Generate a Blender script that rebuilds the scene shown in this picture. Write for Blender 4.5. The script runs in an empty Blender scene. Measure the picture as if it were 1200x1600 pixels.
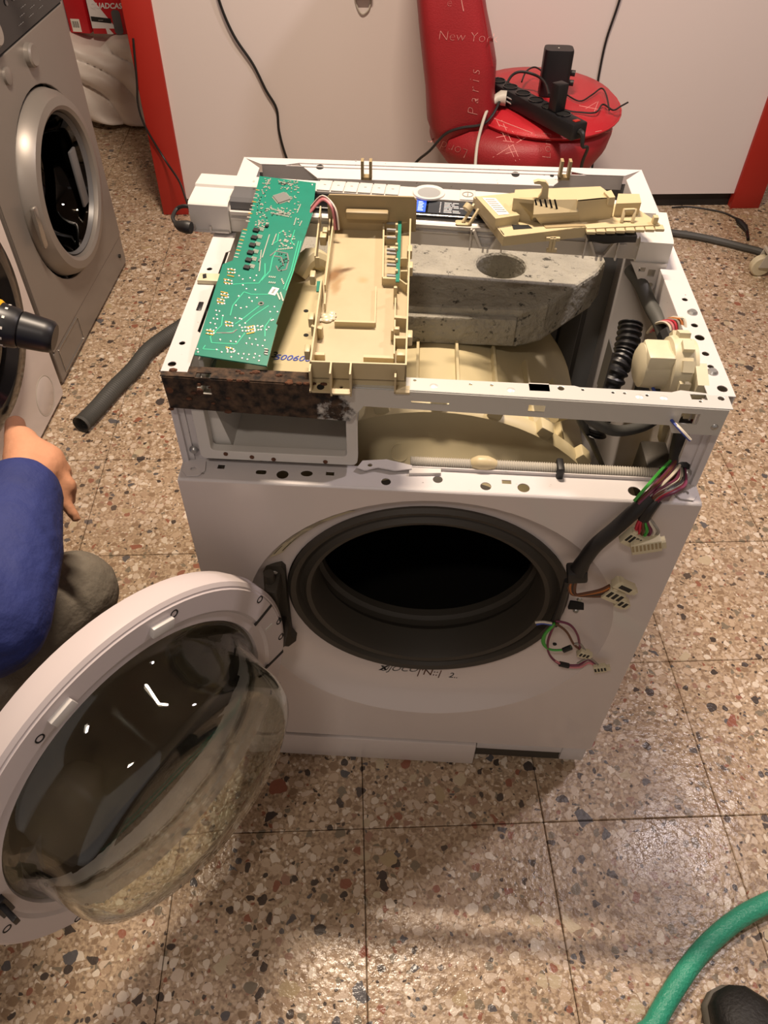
import bpy, bmesh, math, random
from mathutils import Vector, Matrix

random.seed(7)
S = bpy.context.scene
COL = S.collection
V = Vector

# ------------------------------------------------------------------ camera
CAM_P = V((-.0423, -.6234, 1.3261)); YAW, PITCH, ROLL, FPX = -.0293, -.8240, .0196, 1216.5
_f = V((math.sin(YAW)*math.cos(PITCH), math.cos(YAW)*math.cos(PITCH), math.sin(PITCH)))
_r0 = V((math.cos(YAW), -math.sin(YAW), 0)); _u0 = _r0.cross(_f)
_r = _r0*math.cos(ROLL) + _u0*math.sin(ROLL); _u = _u0*math.cos(ROLL) - _r0*math.sin(ROLL)
cd = bpy.data.cameras.new('camera'); cam = bpy.data.objects.new('camera', cd); COL.objects.link(cam)
cd.sensor_fit = 'VERTICAL'; cd.sensor_height = 36; cd.sensor_width = 27; cd.lens = FPX/1600*36; cd.clip_start = .02
M = Matrix((_r, _u, -_f)).transposed().to_4x4(); M.translation = CAM_P
cam.matrix_world = M; S.camera = cam

# ------------------------------------------------------------------ light
wd = bpy.data.worlds.new('world'); S.world = wd; wd.use_nodes = True
bg = wd.node_tree.nodes['Background']; bg.inputs[0].default_value = (1, .86, .79, 1); bg.inputs[1].default_value = .54
def area(name, loc, sx, sy, power, col, tgt=None):
    l = bpy.data.lights.new(name, 'AREA'); l.shape = 'RECTANGLE'; l.size = sx; l.size_y = sy; l.energy = power; l.color = col
    o = bpy.data.objects.new(name, l); COL.objects.link(o); o.location = loc
    if tgt: o.rotation_euler = (V(tgt)-V(loc)).to_track_quat('-Z', 'Y').to_euler()
    return o
area('lamp_light', (-.16, .66, 2.50), .42, .06, 84, (1, .81, .63))
area('lamp_light', (1.25, .70, 2.42), .20, .10, 32, (1, .87, .88))
area('lamp_light', (-.35, -1.15, 2.42), .25, .10, 14, (1, .86, .75))
S.view_settings.view_transform = 'Standard'; S.view_settings.look = 'None'
S.view_settings.exposure = -0.50; S.view_settings.gamma = 1; S.view_settings.use_curve_mapping = False

# ------------------------------------------------------------------ pixel -> place
def ray(px, py): return _f + _r*((px-600)/FPX) - _u*((py-800)/FPX)
def at(px, py, x=None, y=None, z=None):
    d = ray(px, py)
    t = (x-CAM_P.x)/d.x if x is not None else (y-CAM_P.y)/d.y if y is not None else (z-CAM_P.z)/d.z
    return CAM_P + d*t
def atp(px, py, O, n):
    d = ray(px, py); return CAM_P + d*(((V(O)-CAM_P).dot(n))/d.dot(n))
def atd(px, py, t): return CAM_P + ray(px, py)*t

# ------------------------------------------------------------------ materials
MATS = {}
def lin(c):
    if isinstance(c, str):
        c = c.lstrip('#'); c = [int(c[i:i+2], 16)/255 for i in (0, 2, 4)]
    return tuple((v/12.92 if v <= .04045 else ((v+.055)/1.055)**2.4) for v in c[:3]) + (1,)
def mat(name, col, rough=.5, metal=0, var=0., scale=8., bump=0., bscale=60., spec=.5, col2=None, dirt=None, coat=0, emit=0, sheen=0):
    if name in MATS: return MATS[name]
    m = bpy.data.materials.new(name); m.use_nodes = True; nt = m.node_tree; N = nt.nodes; L = nt.links
    b = N['Principled BSDF']; c = lin(col)
    b.inputs['Base Color'].default_value = c; b.inputs['Roughness'].default_value = rough; b.inputs['Metallic'].default_value = metal
    b.inputs['Specular IOR Level'].default_value = spec; b.inputs['Coat Weight'].default_value = coat
    if sheen: b.inputs['Sheen Weight'].default_value = sheen
    geo = N.new('ShaderNodeNewGeometry')
    src = None
    if var or col2:
        n = N.new('ShaderNodeTexNoise'); n.inputs['Scale'].default_value = scale; n.inputs['Detail'].default_value = 6
        L.new(geo.outputs['Position'], n.inputs['Vector'])
        r = N.new('ShaderNodeValToRGB'); r.color_ramp.elements[0].position = .3; r.color_ramp.elements[1].position = .7
        c2 = lin(col2) if col2 else tuple(v*(1-var) for v in c[:3]) + (1,)
        r.color_ramp.elements[0].color = c2; r.color_ramp.elements[1].color = c
        L.new(n.outputs['Fac'], r.inputs[0]); src = r.outputs[0]
    if dirt:   # (colour, threshold, scale): spots and specks of dirt
        n = N.new('ShaderNodeTexNoise'); n.inputs['Scale'].default_value = dirt[2]; n.inputs['Detail'].default_value = 8; n.inputs['Roughness'].default_value = .7
        L.new(geo.outputs['Position'], n.inputs['Vector'])
        r = N.new('ShaderNodeValToRGB'); r.color_ramp.elements[0].position = dirt[1]; r.color_ramp.elements[1].position = dirt[1]+.06
        L.new(n.outputs['Fac'], r.inputs[0])
        mx = N.new('ShaderNodeMix'); mx.data_type = 'RGBA'; L.new(r.outputs[0], mx.inputs[0])
        if src: L.new(src, mx.inputs[6])
        else: mx.inputs[6].default_value = c
        mx.inputs[7].default_value = lin(dirt[0]); src = mx.outputs[2]
    if src: L.new(src, b.inputs['Base Color'])
    if bump:
        n = N.new('ShaderNodeTexNoise'); n.inputs['Scale'].default_value = bscale; n.inputs['Detail'].default_value = 5
        L.new(geo.outputs['Position'], n.inputs['Vector'])
        bp = N.new('ShaderNodeBump'); bp.inputs['Strength'].default_value = bump; bp.inputs['Distance'].default_value = .01
        L.new(n.outputs['Fac'], bp.inputs['Height']); L.new(bp.outputs[0], b.inputs['Normal'])
    if emit: b.inputs['Emission Color'].default_value = c; b.inputs['Emission Strength'].default_value = emit
    MATS[name] = m; return m

def terrazzo():
    m = bpy.data.materials.new('terrazzo'); m.use_nodes = True; nt = m.node_tree; N = nt.nodes; L = nt.links
    b = N['Principled BSDF']; geo = N.new('ShaderNodeNewGeometry')
    def noise(scale, detail=3, src=None):
        n = N.new('ShaderNodeTexNoise'); n.inputs['Scale'].default_value = scale; n.inputs['Detail'].default_value = detail
        L.new(src or geo.outputs['Position'], n.inputs['Vector']); return n
    dn = noise(55, 2)
    mul = N.new('ShaderNodeVectorMath'); mul.operation = 'MULTIPLY_ADD'; mul.inputs[1].default_value = (.012,)*3
    L.new(dn.outputs['Color'], mul.inputs[0]); L.new(geo.outputs['Position'], mul.inputs[2])
    flat = N.new('ShaderNodeVectorMath'); flat.operation = 'MULTIPLY'; flat.inputs[1].default_value = (1, 1, 0); L.new(mul.outputs[0], flat.inputs[0])
    def chips(scale, e0, keep, ramp, rnd=1.):
        ve = N.new('ShaderNodeTexVoronoi'); ve.feature = 'DISTANCE_TO_EDGE'; ve.inputs['Scale'].default_value = scale; ve.inputs['Randomness'].default_value = rnd
        vc = N.new('ShaderNodeTexVoronoi'); vc.feature = 'F1'; vc.inputs['Scale'].default_value = scale; vc.inputs['Randomness'].default_value = rnd
        for v in (ve, vc): L.new(flat.outputs[0], v.inputs['Vector'])
        sep = N.new('ShaderNodeSeparateColor'); L.new(vc.outputs['Color'], sep.inputs[0])
        k = N.new('ShaderNodeMath'); k.operation = 'LESS_THAN'; k.inputs[1].default_value = keep; L.new(sep.outputs[1], k.inputs[0])
        # edge width differs from chip to chip
        w = N.new('ShaderNodeMath'); w.operation = 'MULTIPLY_ADD'; w.inputs[1].default_value = .10; w.inputs[2].default_value = e0; L.new(sep.outputs[2], w.inputs[0])
        g = N.new('ShaderNodeMath'); g.operation = 'GREATER_THAN'; L.new(ve.outputs['Distance'], g.inputs[0]); L.new(w.outputs[0], g.inputs[1])
        a0 = N.new('ShaderNodeMath'); a0.operation = 'MULTIPLY'; L.new(g.outputs[0], a0.inputs[0]); L.new(k.outputs[0], a0.inputs[1])
        rr_ = N.new('ShaderNodeMath'); rr_.operation = 'MULTIPLY_ADD'; rr_.inputs[1].default_value = .26; rr_.inputs[2].default_value = .36; L.new(sep.outputs[2], rr_.inputs[0])
        f1 = N.new('ShaderNodeMath'); f1.operation = 'LESS_THAN'; L.new(vc.outputs['Distance'], f1.inputs[0]); L.new(rr_.outputs[0], f1.inputs[1])
        a = N.new('ShaderNodeMath'); a.operation = 'MULTIPLY'; L.new(a0.outputs[0], a.inputs[0]); L.new(f1.outputs[0], a.inputs[1])
        cr = N.new('ShaderNodeValToRGB'); cr.color_ramp.interpolation = 'CONSTANT'
        els = cr.color_ramp.elements
        while len(els) < len(ramp): els.new(.5)
        for e, (p, c) in zip(els, ramp): e.position = p; e.color = lin(c)
        L.new(sep.outputs[0], cr.inputs[0])
        return a.outputs[0], cr.outputs[0]
    RAMP = [(0, '#cfbda8'), (.2, '#ae967c'), (.36, '#e2d5c2'), (.5, '#8c745a'), (.62, '#c4ae94'), (.79, '#2a2929'), (.855, '#78705f'), (.92, '#8d5540'), (.955, '#474c52'), (.975, '#997562')]
    m1, c1 = chips(62, .02, .86, RAMP); m2, c2 = chips(130, .03, .88, RAMP); m3, c3 = chips(36, .04, .08, [(0, '#c2b396'), (.5, '#2b2c30'), (.68, '#8f523e'), (.76, '#4e5359'), (.86, '#b09d79')])
    base = noise(160, 4); br = N.new('ShaderNodeValToRGB')
    br.color_ramp.elements[0].color = lin('#86705a'); br.color_ramp.elements[1].color = lin('#c9b294'); br.color_ramp.elements[0].position = .35; br.color_ramp.elements[1].position = .65
    L.new(base.outputs['Fac'], br.inputs[0])
    prev = br.outputs[0]
    for mk, cl in ((m2, c2), (m1, c1), (m3, c3)):
        mx = N.new('ShaderNodeMix'); mx.data_type = 'RGBA'; L.new(mk, mx.inputs[0]); L.new(prev, mx.inputs[6]); L.new(cl, mx.inputs[7]); prev = mx.outputs[2]
    # grime film
    gn = noise(3.2, 6); gr = N.new('ShaderNodeValToRGB'); gr.color_ramp.elements[0].position = .45; gr.color_ramp.elements[1].position = .8
    gr.color_ramp.elements[0].color = (.16, .16, .16, 1); gr.color_ramp.elements[1].color = (.45, .45, .45, 1); L.new(gn.outputs['Fac'], gr.inputs[0])
    mx = N.new('ShaderNodeMix'); mx.data_type = 'RGBA'; L.new(gr.outputs[0], mx.inputs[0]); L.new(prev, mx.inputs[6]); mx.inputs[7].default_value = lin('#957f6e')
    L.new(mx.outputs[2], b.inputs['Base Color'])
    # damp film: patches of low roughness
    wn = noise(4.5, 3); wr = N.new('ShaderNodeMapRange'); wr.inputs[1].default_value = .42; wr.inputs[2].default_value = .62; wr.inputs[3].default_value = .20; wr.inputs[4].default_value = .42
    b.inputs['Specular IOR Level'].default_value = .32; L.new(wn.outputs['Fac'], wr.inputs[0]); L.new(wr.outputs[0], b.inputs['Roughness'])
    bn = noise(95, 3); bp = N.new('ShaderNodeBump'); bp.inputs['Strength'].default_value = .35; bp.inputs['Distance'].default_value = .004
    L.new(bn.outputs['Fac'], bp.inputs['Height']); L.new(bp.outputs[0], b.inputs['Normal'])
    MATS['terrazzo'] = m; return m
terrazzo()

def rusty(name, base, x0, x1):
    """bare metal bar whose end from x0 to x1 has rusted"""
    m = bpy.data.materials.new(name); m.use_nodes = True; nt = m.node_tree; N = nt.nodes; L = nt.links; b = N['Principled BSDF']
    geo = N.new('ShaderNodeNewGeometry'); sx = N.new('ShaderNodeSeparateXYZ'); L.new(geo.outputs['Position'], sx.inputs[0])
    n = N.new('ShaderNodeTexNoise'); n.inputs['Scale'].default_value = 28; n.inputs['Detail'].default_value = 8; n.inputs['Roughness'].default_value = .7; L.new(geo.outputs['Position'], n.inputs['Vector'])
    mr = N.new('ShaderNodeMapRange'); mr.inputs[1].default_value = x0; mr.inputs[2].default_value = x1; mr.inputs[3].default_value = 1; mr.inputs[4].default_value = 0; L.new(sx.outputs[0], mr.inputs[0])
    ad = N.new('ShaderNodeMath'); ad.operation = 'ADD'; L.new(mr.outputs[0], ad.inputs[0]); L.new(n.outputs['Fac'], ad.inputs[1])
    th = N.new('ShaderNodeMapRange'); th.inputs[1].default_value = .78; th.inputs[2].default_value = .9; L.new(ad.outputs[0], th.inputs[0])
    n2 = N.new('ShaderNodeTexNoise'); n2.inputs['Scale'].default_value = 120; n2.inputs['Detail'].default_value = 6; L.new(geo.outputs['Position'], n2.inputs['Vector'])
    rr = N.new('ShaderNodeValToRGB'); rr.color_ramp.elements[0].position = .35; rr.color_ramp.elements[1].position = .7
    rr.color_ramp.elements[0].color = lin('#120c08'); rr.color_ramp.elements[1].color = lin('#54402f'); L.new(n2.outputs['Fac'], rr.inputs[0])
    mx = N.new('ShaderNodeMix'); mx.data_type = 'RGBA'; L.new(th.outputs[0], mx.inputs[0]); mx.inputs[6].default_value = lin(base); L.new(rr.outputs[0], mx.inputs[7]); L.new(mx.outputs[2], b.inputs['Base Color'])
    inv = N.new('ShaderNodeMapRange'); inv.inputs[3].default_value = .35; inv.inputs[4].default_value = 0; L.new(th.outputs[0], inv.inputs[0]); L.new(inv.outputs[0], b.inputs['Metallic'])
    ro = N.new('ShaderNodeMapRange'); ro.inputs[3].default_value = .38; ro.inputs[4].default_value = .9; L.new(th.outputs[0], ro.inputs[0]); L.new(ro.outputs[0], b.inputs['Roughness'])
    bp = N.new('ShaderNodeBump'); bp.inputs['Distance'].default_value = .003; L.new(th.outputs[0], bp.inputs['Strength']); L.new(n2.outputs['Fac'], bp.inputs['Height']); L.new(bp.outputs[0], b.inputs['Normal'])
    MATS[name] = m; return m

def glassmat(name, col, rough=.0, ior=1.5):
    m = bpy.data.materials.new(name); m.use_nodes = True; b = m.node_tree.nodes['Principled BSDF']
    b.inputs['Base Color'].default_value = lin(col); b.inputs['Transmission Weight'].default_value = 1; b.inputs['Roughness'].default_value = rough; b.inputs['IOR'].default_value = ior
    MATS[name] = m; return m

# ------------------------------------------------------------------ mesh builders
class MB:
    def __init__(s): s.bm = bmesh.new()
    def _xf(s, vs, m):
        if m is not None: bmesh.ops.transform(s.bm, matrix=m, verts=vs)
    def box(s, lo, hi, bev=0, m=None, seg=2):
        lo, hi = V(lo), V(hi)
        g = bmesh.ops.create_cube(s.bm, size=1)['verts']
        for v in g: v.co = V((lo[i]+(v.co[i]+.5)*(hi[i]-lo[i]) for i in range(3)))
        if bev:
            es = list({e for v in g for e in v.link_edges}); fs0 = set(s.bm.faces)
            r = bmesh.ops.bevel(s.bm, geom=es, offset=bev, segments=seg, profile=.5, affect='EDGES')
            g = list({v for v in r['verts']} | {v for f in r['faces'] for v in f.verts})
            # gather the whole island
            st = list(g); seen = set(g)
            while st:
                v = st.pop()
                for e in v.link_edges:
                    o = e.other_vert(v)
                    if o not in seen: seen.add(o); st.append(o)
            g = list(seen)
        s._xf(g, m); return s
    def obox(s, c, u, v, w, bev=0):
        """box centred at c with half-axes u, v, w (vectors)"""
        u, v, w = V(u), V(v), V(w); m = Matrix((u.normalized(), v.normalized(), w.normalized())).transposed().to_4x4(); m.translation = V(c)
        a = V((u.length, v.length, w.length)); return s.box(-a, a, bev, m)
    def bar(s, p, q, w, h=None, up=(0, 0, 1), bev=0):
        p, q = V(p), V(q); d = q-p; x = d.cross(V(up))
        if x.length < 1e-6: x = d.cross(V((0, 1, 0)))
        x.normalize(); y = x.cross(d).normalized(); return s.obox((p+q)/2, d/2, x*w/2, y*(h or w)/2, bev)
    def prism(s, pts, off):
        """polygon (3D points) extruded by a vector"""
        off = V(off); a = [s.bm.verts.new(V(p)) for p in pts]; b = [s.bm.verts.new(V(p)+off) for p in pts]; n = len(a)
        s.bm.faces.new(a); s.bm.faces.new(b[::-1])
        for i in range(n): s.bm.faces.new((a[i], b[i], b[(i+1) % n], a[(i+1) % n]))
        return s
    def tube(s, pts, r, seg=8, smooth=0, cap=True):
        pts = [V(p) for p in pts]
        rs = list(r) if isinstance(r, (list, tuple)) else [r]*len(pts)
        if smooth: pts, rs = spline(pts, smooth, rs)
        n = len(pts); t0 = (pts[1]-pts[0]).normalized(); nx = t0.orthogonal().normalized(); rings = []
        for i in range(n):
            t = (pts[min(i+1, n-1)]-pts[max(i-1, 0)]).normalized()
            nx = (nx - t*nx.dot(t)); nx = nx.normalized() if nx.length > 1e-6 else t.orthogonal().normalized()
            ny = t.cross(nx)
            rings.append([s.bm.verts.new(pts[i]+(nx*math.cos(2*math.pi*k/seg)+ny*math.sin(2*math.pi*k/seg))*rs[i]) for k in range(seg)])
        for a, b in zip(rings, rings[1:]):
            for k in range(seg): s.bm.faces.new((a[k], a[(k+1) % seg], b[(k+1) % seg], b[k]))
        if cap: s.bm.faces.new(rings[0][::-1]); s.bm.faces.new(rings[-1])
        return s
    def lathe(s, prof, seg=48, m=None, closed=False, sx=1, sy=1, arc=None):
        """profile of (r, h) turned about local z; m places it"""
        vs = []; rings = []
        for r, h in prof:
            if r < 1e-6: v = s.bm.verts.new((0, 0, h)); vs.append(v); rings.append([v]*seg)
            else:
                ring = [s.bm.verts.new((r*sx*math.cos(2*math.pi*k/seg), r*sy*math.sin(2*math.pi*k/seg), h)) for k in range(seg)]
                vs += ring; rings.append(ring)
        pr = list(zip(rings, rings[1:])) + ([(rings[-1], rings[0])] if closed else [])
        for a, b in pr:
            for k in range(seg):
                q = [a[k], a[(k+1) % seg], b[(k+1) % seg], b[k]]; u = []
                for v in q:
                    if v not in u: u.append(v)
                if len(u) >= 3:
                    try: s.bm.faces.new(u)
                    except ValueError: pass
        s._xf(vs, m); return s
    def ball(s, c, r, sc=(1, 1, 1), seg=16, m=None):
        g = bmesh.ops.create_uvsphere(s.bm, u_segments=seg, v_segments=max(6, seg//2), radius=r)['verts']
        for v in g: v.co = V((v.co.x*sc[0], v.co.y*sc[1], v.co.z*sc[2]))
        if m is not None: bmesh.ops.transform(s.bm, matrix=m, verts=g)
        for v in g: v.co += V(c)
        return s
    def mesh(s, name, material=None, smooth=True, ang=35):
        bmesh.ops.recalc_face_normals(s.bm, faces=s.bm.faces)
        me = bpy.data.meshes.new(name); s.bm.to_mesh(me); s.bm.free()
        if smooth:
            me.polygons.foreach_set('use_smooth', [True]*len(me.polygons)); me.set_sharp_from_angle(angle=math.radians(ang))
        if material: me.materials.append(MATS[material] if isinstance(material, str) else material)
        return me
    def build(s, name, material, parent=None, **k): return link(name, s.mesh(name, material, **k), parent)

def spline(pts, k, rs=None):
    out, ro = [], []; n = len(pts); rs = rs or [1]*n
    for i in range(n-1):
        p0, p1, p2, p3 = pts[max(i-1, 0)], pts[i], pts[i+1], pts[min(i+2, n-1)]
        for j in range(k):
            t = j/k
            out.append(.5*((2*p1)+(p2-p0)*t+(2*p0-5*p1+4*p2-p3)*t*t+(3*p1-p0-3*p2+p3)*t**3)); ro.append(rs[i]*(1-t)+rs[i+1]*t)
    out.append(pts[-1]); ro.append(rs[-1]); return out, ro

def link(name, me, parent=None):
    o = bpy.data.objects.new(name, me); COL.objects.link(o)
    if parent is not None:
        o.parent = parent; o.matrix_parent_inverse = Matrix.Translation(-parent_origin(parent))
    return o
ORIG = {}
def parent_origin(p): return ORIG.get(p.name, V((0, 0, 0)))
def thing(name, label, cat, loc=(0, 0, 0), group=None):
    o = bpy.data.objects.new(name, None); COL.objects.link(o); o.location = loc; o.empty_display_size = .05
    o['label'] = label; o['category'] = cat
    if group: o['group'] = group
    ORIG[o.name] = V(loc); return o
def tag(o, label, cat, group=None):
    o['label'] = label; o['category'] = cat
    if group: o['group'] = group
    return o
def struct(o): o['kind'] = 'structure'; return o
def circ(cx, cy, r, n=16, ry=None): return [(cx+r*math.cos(2*math.pi*i/n), cy+(ry or r)*math.sin(2*math.pi*i/n)) for i in range(n)]
def rect(x0, y0, x1, y1, r=0, n=4):
    if not r: return [(x0, y0), (x1, y0), (x1, y1), (x0, y1)]
    o = []
    for cx, cy, a in ((x1-r, y0+r, -90), (x1-r, y1-r, 0), (x0+r, y1-r, 90), (x0+r, y0+r, 180)):
        for i in range(n+1): t = math.radians(a+90*i/n); o.append((cx+r*math.cos(t), cy+r*math.sin(t)))
    return o
def plate_mesh(name, outer, holes, thick, m, material, bevel=0):
    """flat sheet with real holes; outlines in local xy, thickness in local z (0..thick), placed by m"""
    cu = bpy.data.curves.new(name, 'CURVE'); cu.dimensions = '2D'; cu.fill_mode = 'BOTH'; cu.extrude = max(thick/2-bevel, 0); cu.bevel_depth = bevel; cu.bevel_resolution = 1
    for loop in [outer]+list(holes):
        sp = cu.splines.new('POLY'); sp.points.add(len(loop)-1); sp.use_cyclic_u = True
        for p, (x, y) in zip(sp.points, loop): p.co = (x, y, 0, 1)
    o = bpy.data.objects.new(name, cu); COL.objects.link(o)
    dg = bpy.context.evaluated_depsgraph_get(); me = bpy.data.meshes.new_from_object(o.evaluated_get(dg))
    bpy.data.objects.remove(o); bpy.data.curves.remove(cu)
    me.transform(m @ Matrix.Translation((0, 0, thick/2))); me.materials.clear(); me.materials.append(MATS[material]); me.name = name
    me.polygons.foreach_set('use_smooth', [False]*len(me.polygons))
    return me
def plate(name, outer, holes, thick, m, material, parent=None, bevel=0): return link(name, plate_mesh(name, outer, holes, thick, m, material, bevel), parent)
def frame(o, x, y, z=None):
    x = V(x).normalized(); y = V(y); z = V(z) if z is not None else x.cross(y); z.normalize(); y = z.cross(x).normalized()
    m = Matrix((x, y, z)).transposed().to_4x4(); m.translation = V(o); return m
XZ = lambda y=0: frame((0, y, 0), (1, 0, 0), (0, 0, 1))     # local z points to -y
def text_mesh(txt, size, material, m, thick=.0003, align='CENTER', shear=0, proj=None, weight=0):
    cu = bpy.data.curves.new('t', 'FONT'); cu.body = txt; cu.size = size; cu.extrude = thick/2; cu.align_x = align; cu.align_y = 'CENTER'; cu.shear = shear; cu.offset = weight; cu.resolution_u = 3
    o = bpy.data.objects.new('t', cu); COL.objects.link(o); dg = bpy.context.evaluated_depsgraph_get()
    me = bpy.data.meshes.new_from_object(o.evaluated_get(dg)); bpy.data.objects.remove(o); bpy.data.curves.remove(cu)
    if proj:
        bm = bmesh.new(); bm.from_mesh(me); bmesh.ops.triangulate(bm, faces=bm.faces); bmesh.ops.subdivide_edges(bm, edges=[e for e in bm.edges if e.calc_length() > size*.12], cuts=2)
        bm.to_mesh(me); bm.free()
    me.transform(m)
    if proj:
        for v in me.vertices: v.co = proj(v.co)
    me.materials.clear(); me.materials.append(MATS[material]); return me

# ------------------------------------------------------------------ materials list
mat('white_enamel', '#d8d2d0', .28, var=.04, scale=5, coat=.2, dirt=('#6b5a4a', .70, 70))
mat('front_enamel', '#d3c9c4', .25, var=.03, scale=4, coat=.3)
mat('enamel_worn', '#cfcac9', .35, var=.06, scale=12, dirt=('#4a3326', .655, 90))
mat('door_plastic', '#cdc3c2', .3, var=.03, scale=6)
mat('abs_white', '#cfcbc6', .32, var=.03, scale=14)
mat('abs_grey_white', '#cfccc6', .4, var=.05, scale=14)
mat('beige', '#c4b48e', .42, var=.06, scale=25, dirt=('#a8895a', .72, 14))
mat('beige_dark', '#a08e6a', .5, var=.1, scale=25)
mat('tub_plastic', '#c6b993', .45, var=.08, scale=10, dirt=('#8a7a55', .70, 18))
mat('concrete', '#a09c90', .95, var=.25, scale=22, bump=.8, bscale=70, dirt=('#3a3833', .585, 75))
mat('black_plastic', '#17171a', .4)
mat('black_gloss', '#0c0d10', .12)
mat('rubber', '#3b362e', .6, var=.1)
mat('drum_steel', '#8e8e90', .3, 1)
mat('steel', '#b9bab8', .35, .8, var=.1, scale=40)
mat('dark_hole', '#0a0a0a', .8)
mat('red_paint', '#ad2a20', .45, var=.12, scale=3, dirt=('#8a1a14', .7, 9))
mat('counter_white', '#dad0cd', .5, var=.02, scale=2)
mat('plinth', '#1d1a19', .5)
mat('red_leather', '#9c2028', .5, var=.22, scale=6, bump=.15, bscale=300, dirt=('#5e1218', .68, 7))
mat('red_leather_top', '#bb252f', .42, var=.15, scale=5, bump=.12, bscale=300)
mat('chalk', '#e39a94', .8)
mat('silver_paint', '#8d8781', .38, .35, var=.06, scale=4, dirt=('#57504a', .72, 40))
mat('silver_bright', '#aaa6a0', .22, .8)
mat('smoke', '#171512', .1)
mat('wall_paint', '#a89b8e', .8, var=.05)
mat('sheet', '#f3ebe4', .45, var=.05, scale=5, bump=.1, bscale=9)
mat('hose_grey', '#4a4a47', .6, var=.1)
mat('hose_green', '#39a183', .35, var=.12, scale=30, bump=.3, bscale=220)
mat('navy', '#2a3675', .75, var=.25, scale=14, bump=.35, bscale=45)
mat('trouser', '#7d766a', .9, var=.25, scale=30, bump=.4, bscale=60)
mat('skin', '#d49a78', .5, var=.12, scale=30, bump=.1, bscale=120)
mat('hair', '#1b1410', .6, bump=.5, bscale=160)
mat('yellow', '#e0a512', .4)
mat('pcb_green', '#0c7d68', .35, var=.12, scale=40, coat=.4)
mat('pcb_trace', '#35bd93', .35, coat=.3)
mat('solder', '#d6d6cc', .3, .7)
mat('chip', '#6f6f6c', .5)
mat('copper_pad', '#c9a04a', .35, .6)
mat('label_white', '#e8e4da', .6)
mat('ink_blue', '#2b46b0', .6)
mat('ink_black', '#191817', .6)
mat('ink_white', '#cfcfd4', .6)
mat('screen', '#3a5ce0', .2, emit=1.1)
mat('screen_text', '#b8c8ff', .2, emit=1.6)
mat('cable_black', '#1b1a1a', .5)
mat('cable_grey', '#b9b4a8', .5)
for n_, c_ in dict(wire_red='#b32636', wire_white='#cfc6b4', wire_brown='#5f3a26', wire_green='#3f9c3c', wire_pink='#c67a80', wire_blue='#33489a', wire_grey='#8c867c', wire_violet='#6a2a45', wire_orange='#b56a2c').items(): mat(n_, c_, .45)
mat('connector', '#cfc6a8', .45, var=.08, scale=60)
mat('cardboard', '#4a2c1e', .9)
mat('box_red', '#c8202a', .4, var=.15, scale=9)
mat('box_white', '#e0dcdc', .45)
mat('brown_dark', '#2c1a14', .8)
mat('shoe_black', '#121110', .6, bump=.2, bscale=200)
mat('sole', '#5b564d', .7)
mat('grey_plastic', '#5f5f61', .35)
mat('rust', '#3a2116', .95, col2='#6b4630', scale=60, bump=.6, bscale=120)
mat('residue', '#8f9090', .6)
mat('insulation', '#3b3a38', .6)
rusty('bar_metal', '#cfcfca', -.20, -.06)
glassmat('glass', '#eef2ea', .015, 1.48)
glassmat('glass_dark', '#4a4640', .02, 1.45)

# ================================================================== THE ROOM
TR, TS, TX, TY = .0839, .3065, -.0912, -.1174
ROT = Matrix.Rotation(TR, 4, 'Z')
fl = struct(link('floor', MB().box((-2.2, -2.3, -.06), (2.7, 3.6, -.012), m=ROT).mesh('floor', mat('grout', '#5d4a36', .9), smooth=False)))
tb = MB().box((-TS/2+.0006, -TS/2+.0006, -.012), (TS/2-.0006, TS/2-.0006, 0), bev=.0014, seg=1)
tile_me = tb.mesh('tile', 'terrazzo', ang=20)
for i in range(-6, 8):
    for j in range(-4, 12):
        c = ROT @ V((TX+(i+.5)*TS, TY+(j+.5)*TS, 0))
        if not (-1.75 < c.x < 2.1 and -1.1 < c.y < 3.35): continue
        o = link('tile', tile_me, fl); o.location = c + V((0, 0, random.uniform(-.0004, .0004))); o.rotation_euler.z = TR
def wall(name, lo, hi, m=ROT): return struct(link(name, MB().box(lo, hi, m=m).mesh(name, 'wall_paint', smooth=False)))
wall('wall_left', (-1.75, -2.3, -.012), (-1.65, 3.35, 2.6))
wall('wall_back', (-1.65, 3.25, -.012), (2.5, 3.35, 2.6))
wall('wall_right', (2.4, -2.3, -.012), (2.5, 3.25, 2.6))
struct(link('ceiling', MB().box((-1.75, -2.3, 2.6), (2.5, 3.35, 2.7), m=ROT).mesh('ceiling', 'wall_paint', smooth=False)))

def ceiling_lamp(loc, ln, wdt, label):
    r = thing('ceiling_lamp', label, 'lamp', (loc[0], loc[1], loc[2]+.02)); x, y, z = loc
    b = MB().box((x-ln/2-.05, y-wdt/2-.03, z+.012), (x+ln/2+.05, y+wdt/2+.03, z+.06), .01).build('housing', 'abs_white', r)
    MB().tube([(x, y, z+.05), (x, y, 2.6)], .008).build('rod', 'steel', r)
ceiling_lamp((-.16, .66, 2.50), .42, .06, 'slim white strip lamp hanging on a rod above the dismantled washing machine')
ceiling_lamp((1.25, .70, 2.42), .20, .10, 'short white lamp hanging on a rod right of the dismantled washing machine')
ceiling_lamp((-.35, -1.15, 2.42), .25, .10, 'short white lamp hanging on a rod over the open floor')

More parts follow.
